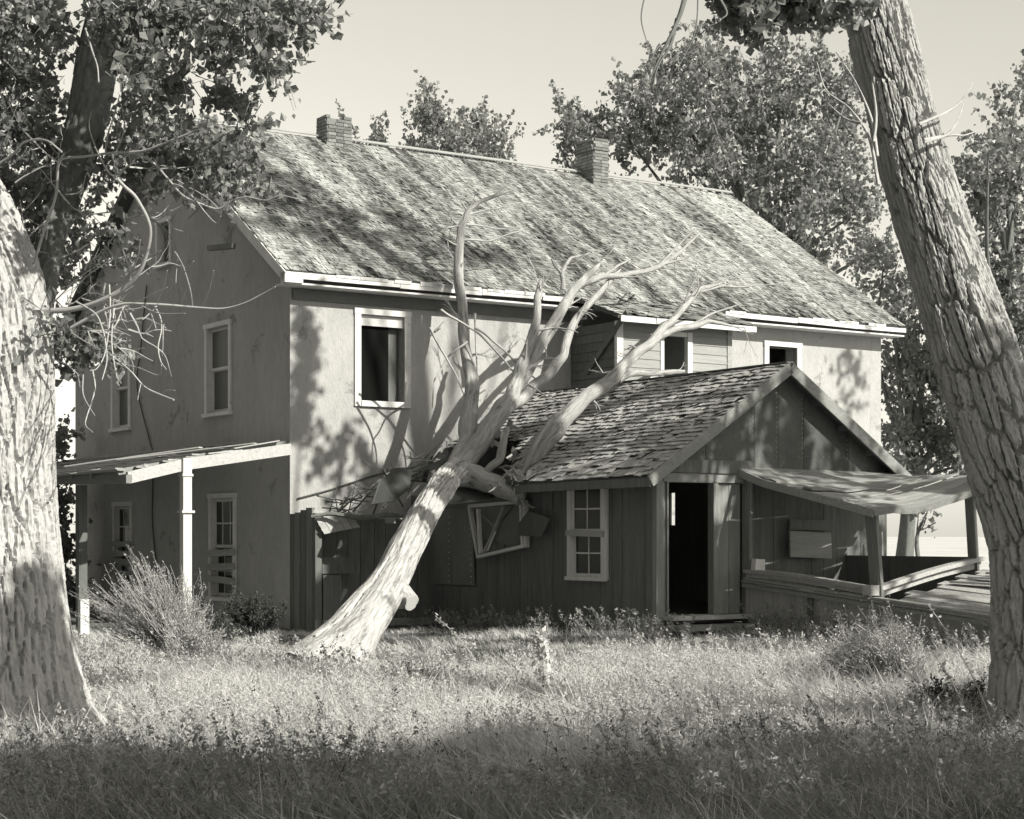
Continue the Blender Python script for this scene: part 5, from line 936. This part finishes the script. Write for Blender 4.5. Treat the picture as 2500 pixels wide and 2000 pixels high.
# dark seed stalks that stand out one by one
r = np.random.default_rng(91)
def stalk(x, y, hpx, lean, Y, m, label, cat="weed stalk", grp=None, leaf=.028, nl=30, rad=.005):
    b = pd(x, y, Y); b[2] = float(gz(b[0], b[1])); h = hpx / 3753 * Y; k = np.linspace(0, 1, 6); P_ = [b + np.array([lean * h * q ** 1.6 , .05 * h * q, h * q]) for q in k]
    o = thing("weed_stalk", label, cat, b, grp); obj("stem", MB().tube(P_, np.linspace(rad, rad * .4, 6), 4, 3, cap=False), m, o)
    q = r.uniform(.45, 1, nl); c = np.stack([np.interp(q, k, np.array(P_)[:, a]) for a in range(3)], 1) + r.normal(0, .013, (nl, 3)); Vl, fl = leaves(c, leaf, r, 0, .5); obj("seed_head", make_mesh("seed_head", Vl - BASE[o], [fl]), m, o)
for x, y, h, ln in ((470, 1590, 110, -.25), (520, 1600, 150, -.3), (690, 1560, 90, -.3), (600, 1585, 110, -.2), (540, 1650, 120, -.35), (740, 1590, 80, -.1), (825, 1570, 120, .05), (890, 1590, 90, -.25), (310, 1560, 90, -.35), (345, 1540, 100, -.3), (1000, 1590, 90, -.2), (1590, 1680, 150, -.25), (1620, 1640, 140, -.15), (1760, 1620, 150, -.4), (1490, 1560, 90, .1)):
    stalk(x, y, h, ln, float(1.58 * 3753 / (y - 1129)), M_dweed, "dark seeding weed stalk standing up from the foreground grass", grp="dark weed stalks")
stalk(1010, 1400, 125, -.75, 20.5, M_brush, "tall arching pale seed stalk in front of the dark annex wall", leaf=.05, nl=46, rad=.010)
stalk(865, 1390, 60, -.7, 20.5, M_brush, "short arching pale seed stalk right of the fallen trunk's foot", leaf=.04, nl=26, rad=.008)
for k, (x, y, h) in enumerate(((2100, 1640, 320), (1990, 1660, 200), (2060, 1700, 230))):
    stalk(x, y, h, -.45, 13.0, M_brush, "pale long-stemmed weed with small round leaves near the leaning trunk", grp="weeds at the leaning trunk", leaf=.045, nl=26, rad=.006)
# shrubs
def brush(label, x, y, Y, wpx, hpx, lean, nst, seed, m, mtip, tipn=9, tip=.03, up=.4):
    r = np.random.default_rng(seed); b = pd(x, y, Y); b[2] = float(gz(b[0], b[1])); o = thing("shrub", label, "shrub", b); q = MB(); tips = []
    W2, Hh = wpx / 2 / 3753 * Y, hpx / 3753 * Y
    for k in range(nst):
        a = r.uniform(-1, 1); d = np.array([a * W2 + lean * Hh * .5, r.normal(0, W2 * .6), Hh * (1 - up * abs(a)) * r.uniform(.6, 1.05)]); s0 = b + np.array([r.normal(0, .07), r.normal(0, .07), 0]); d = d * r.uniform(.55, 1.1); mid = s0 + d * .5 + r.normal(0, .05, 3) + [0, 0, .05]
        q.tube([s0, mid, s0 + d], [.008, .006, .003], 3, 3, cap=False)
        for z in range(r.integers(2, 5)):
            f = r.uniform(.45, .85); p = s0 + d * f; e = p + (d * .28 + r.normal(0, .05, 3)); q.tube([p, (p + e) / 2 + r.normal(0, .01, 3), e], [.004, .003, .002], 3, 2, cap=False); tips.append((e, d))
        tips.append((s0 + d, d))
    obj("stems", q, m, o); c = []
    for e, d in tips: f = r.random(tipn); c.append(e - d * (f * .22)[:, None] + r.normal(0, .022, (tipn, 3)))
    Vl, fl = leaves(np.vstack(c), tip, r, 0, .4); obj("foliage", make_mesh("foliage", Vl - BASE[o], [fl]), mtip, o); return o
brush("large pale rabbitbrush fanning out in front of the side porch", 375, 1405, 21.0, 240, 235, -.6, 260, 401, M_brush, M_brush, 7, .030)
brush("smaller pale rabbitbrush clump right of the large one", 420, 1420, 20.3, 120, 150, -.1, 60, 403, M_brush, M_brush, 10, .032)
brush("pale rabbitbrush in front of the porch skirting", 1900, 1455, 17.6, 180, 200, -.5, 150, 405, M_brush, M_brush, 8, .030)
brush("thin pale shrub left of the porch skirting rabbitbrush", 1830, 1440, 18.0, 120, 160, -.5, 50, 407, M_brush, M_brush, 10, .03)
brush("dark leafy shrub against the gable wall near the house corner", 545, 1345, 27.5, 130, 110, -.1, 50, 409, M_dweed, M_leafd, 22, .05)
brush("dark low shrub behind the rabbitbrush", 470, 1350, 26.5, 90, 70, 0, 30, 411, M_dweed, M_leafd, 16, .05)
brush("sprig of pale willow weed left of the fallen trunk's foot", 580, 1415, 20.6, 50, 110, -.7, 9, 413, M_weed, M_weed, 12, .045)
brush("sprig of pale weed touching the fallen trunk's foot", 645, 1400, 20.2, 60, 80, -.5, 9, 415, M_weed, M_weed, 12, .045)
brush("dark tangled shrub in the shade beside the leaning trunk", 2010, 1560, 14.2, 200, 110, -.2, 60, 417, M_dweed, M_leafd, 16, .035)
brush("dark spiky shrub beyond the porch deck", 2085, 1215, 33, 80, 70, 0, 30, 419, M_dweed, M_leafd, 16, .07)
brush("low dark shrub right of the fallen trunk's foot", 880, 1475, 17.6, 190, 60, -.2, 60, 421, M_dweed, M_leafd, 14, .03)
for k, (x, Y, wp, hp, lb) in enumerate(((1950, 60, 60, 26, "low brush in the pale field behind the porch post"), (2010, 75, 70, 30, "wider low brush in the pale field beyond the far porch post"), (2090, 52, 70, 40, "brush between the far porch post and the leaning trunk"), (130, 55, 70, 40, "low brush beyond the side porch at the left"))):
    brush(lb, x, 1129 + 1.5 * 3753 / Y, Y, wp, hp, 0, 26, 431 + k, M_brush, M_leafd, 14, .16)
# vine at the foot of the fallen trunk
vb = pd(690, 1430, 18.9); vb[2] = 0; vine = thing("vine", "leafy vine creeping over the pale foot of the fallen trunk", "vine", vb)
c = np.vstack([pd(x, y, 18.9) + r.normal(0, [.10, .06, .10], (26, 3)) for x, y in ((665, 1390), (690, 1400), (650, 1410), (705, 1385), (700, 1425), (660, 1432), (725, 1425), (630, 1425))]); Vl, fl = leaves(c, .055, r, 0, .8); obj("leaves", make_mesh("leaves", Vl - BASE[vine], [fl]), M_leafd, vine)
# small upright things in the grass
st = [pd(1152, 1470, 16.8), pd(1146, 1385, 16.8), pd(1139, 1352, 16.8), pd(1133, 1336, 16.8)]
ml = thing("seed_stalk", "pale woolly seed stalk standing alone in the grass before the annex", "plant", [st[0][0], st[0][1], -.05])
obj("stem", MB().tube(st, [.055, .05, .045, .02], 8, 3, .3, 4), M_stone, ml)
f_ = r.random(260); c = np.stack([np.interp(f_ * 3, range(4), np.array(st)[:, k]) for k in range(3)], 1) + r.normal(0, 1, (260, 3)) * (.06 - .03 * f_)[:, None]; Vl, fl = leaves(c, .055, r, 0, .7); obj("seed_head", make_mesh("seed_head", Vl - BASE[ml], [fl]), M_weed, ml)["kind"] = "stuff"
tag(obj("lit_post_foot", MB().beam(pd(176, 1335, 27.6), pd(176, 1262, 27.6), .14, .12, up=V), M_trim, base=pd(176, 1335, 27.6)), "squat white block standing for the sunlit foot of the shaded porch post", "block")  # white block paints the sunlight on the foot of the shaded post
for (a, b, wd, lb) in (((782, 1357), (905, 1352), .10, "pale plank on the ground along the dark annex wall"), ((1065, 1338), (1200, 1338), .09, "weathered plank lying level in the grass before the annex window"), ((1200, 1338), (1330, 1333), .08, "plank in the grass nearest the annex doorstep")):
    Y = 1.50 * 3753 / (a[1] - 1129); p0, p1 = pd(*a, Y), pd(*b, Y); tag(obj("plank", MB().beam(p0, p1, .16, wd), M_siding, base=[*((p0 + p1) / 2)[:2], min(p0[2], p1[2]) - .05]), lb, "plank")
p0, p1 = pd(1655, 1400, 19.5), pd(1745, 1372, 20.5)
tag(obj("stick", MB().tube([p0, (p0 + p1) / 2 + [0, 0, .03], p1], [.02, .025, .012], 6, 3), M_twig, base=p0), "crooked dry stick lying in the grass below the porch skirting", "stick")
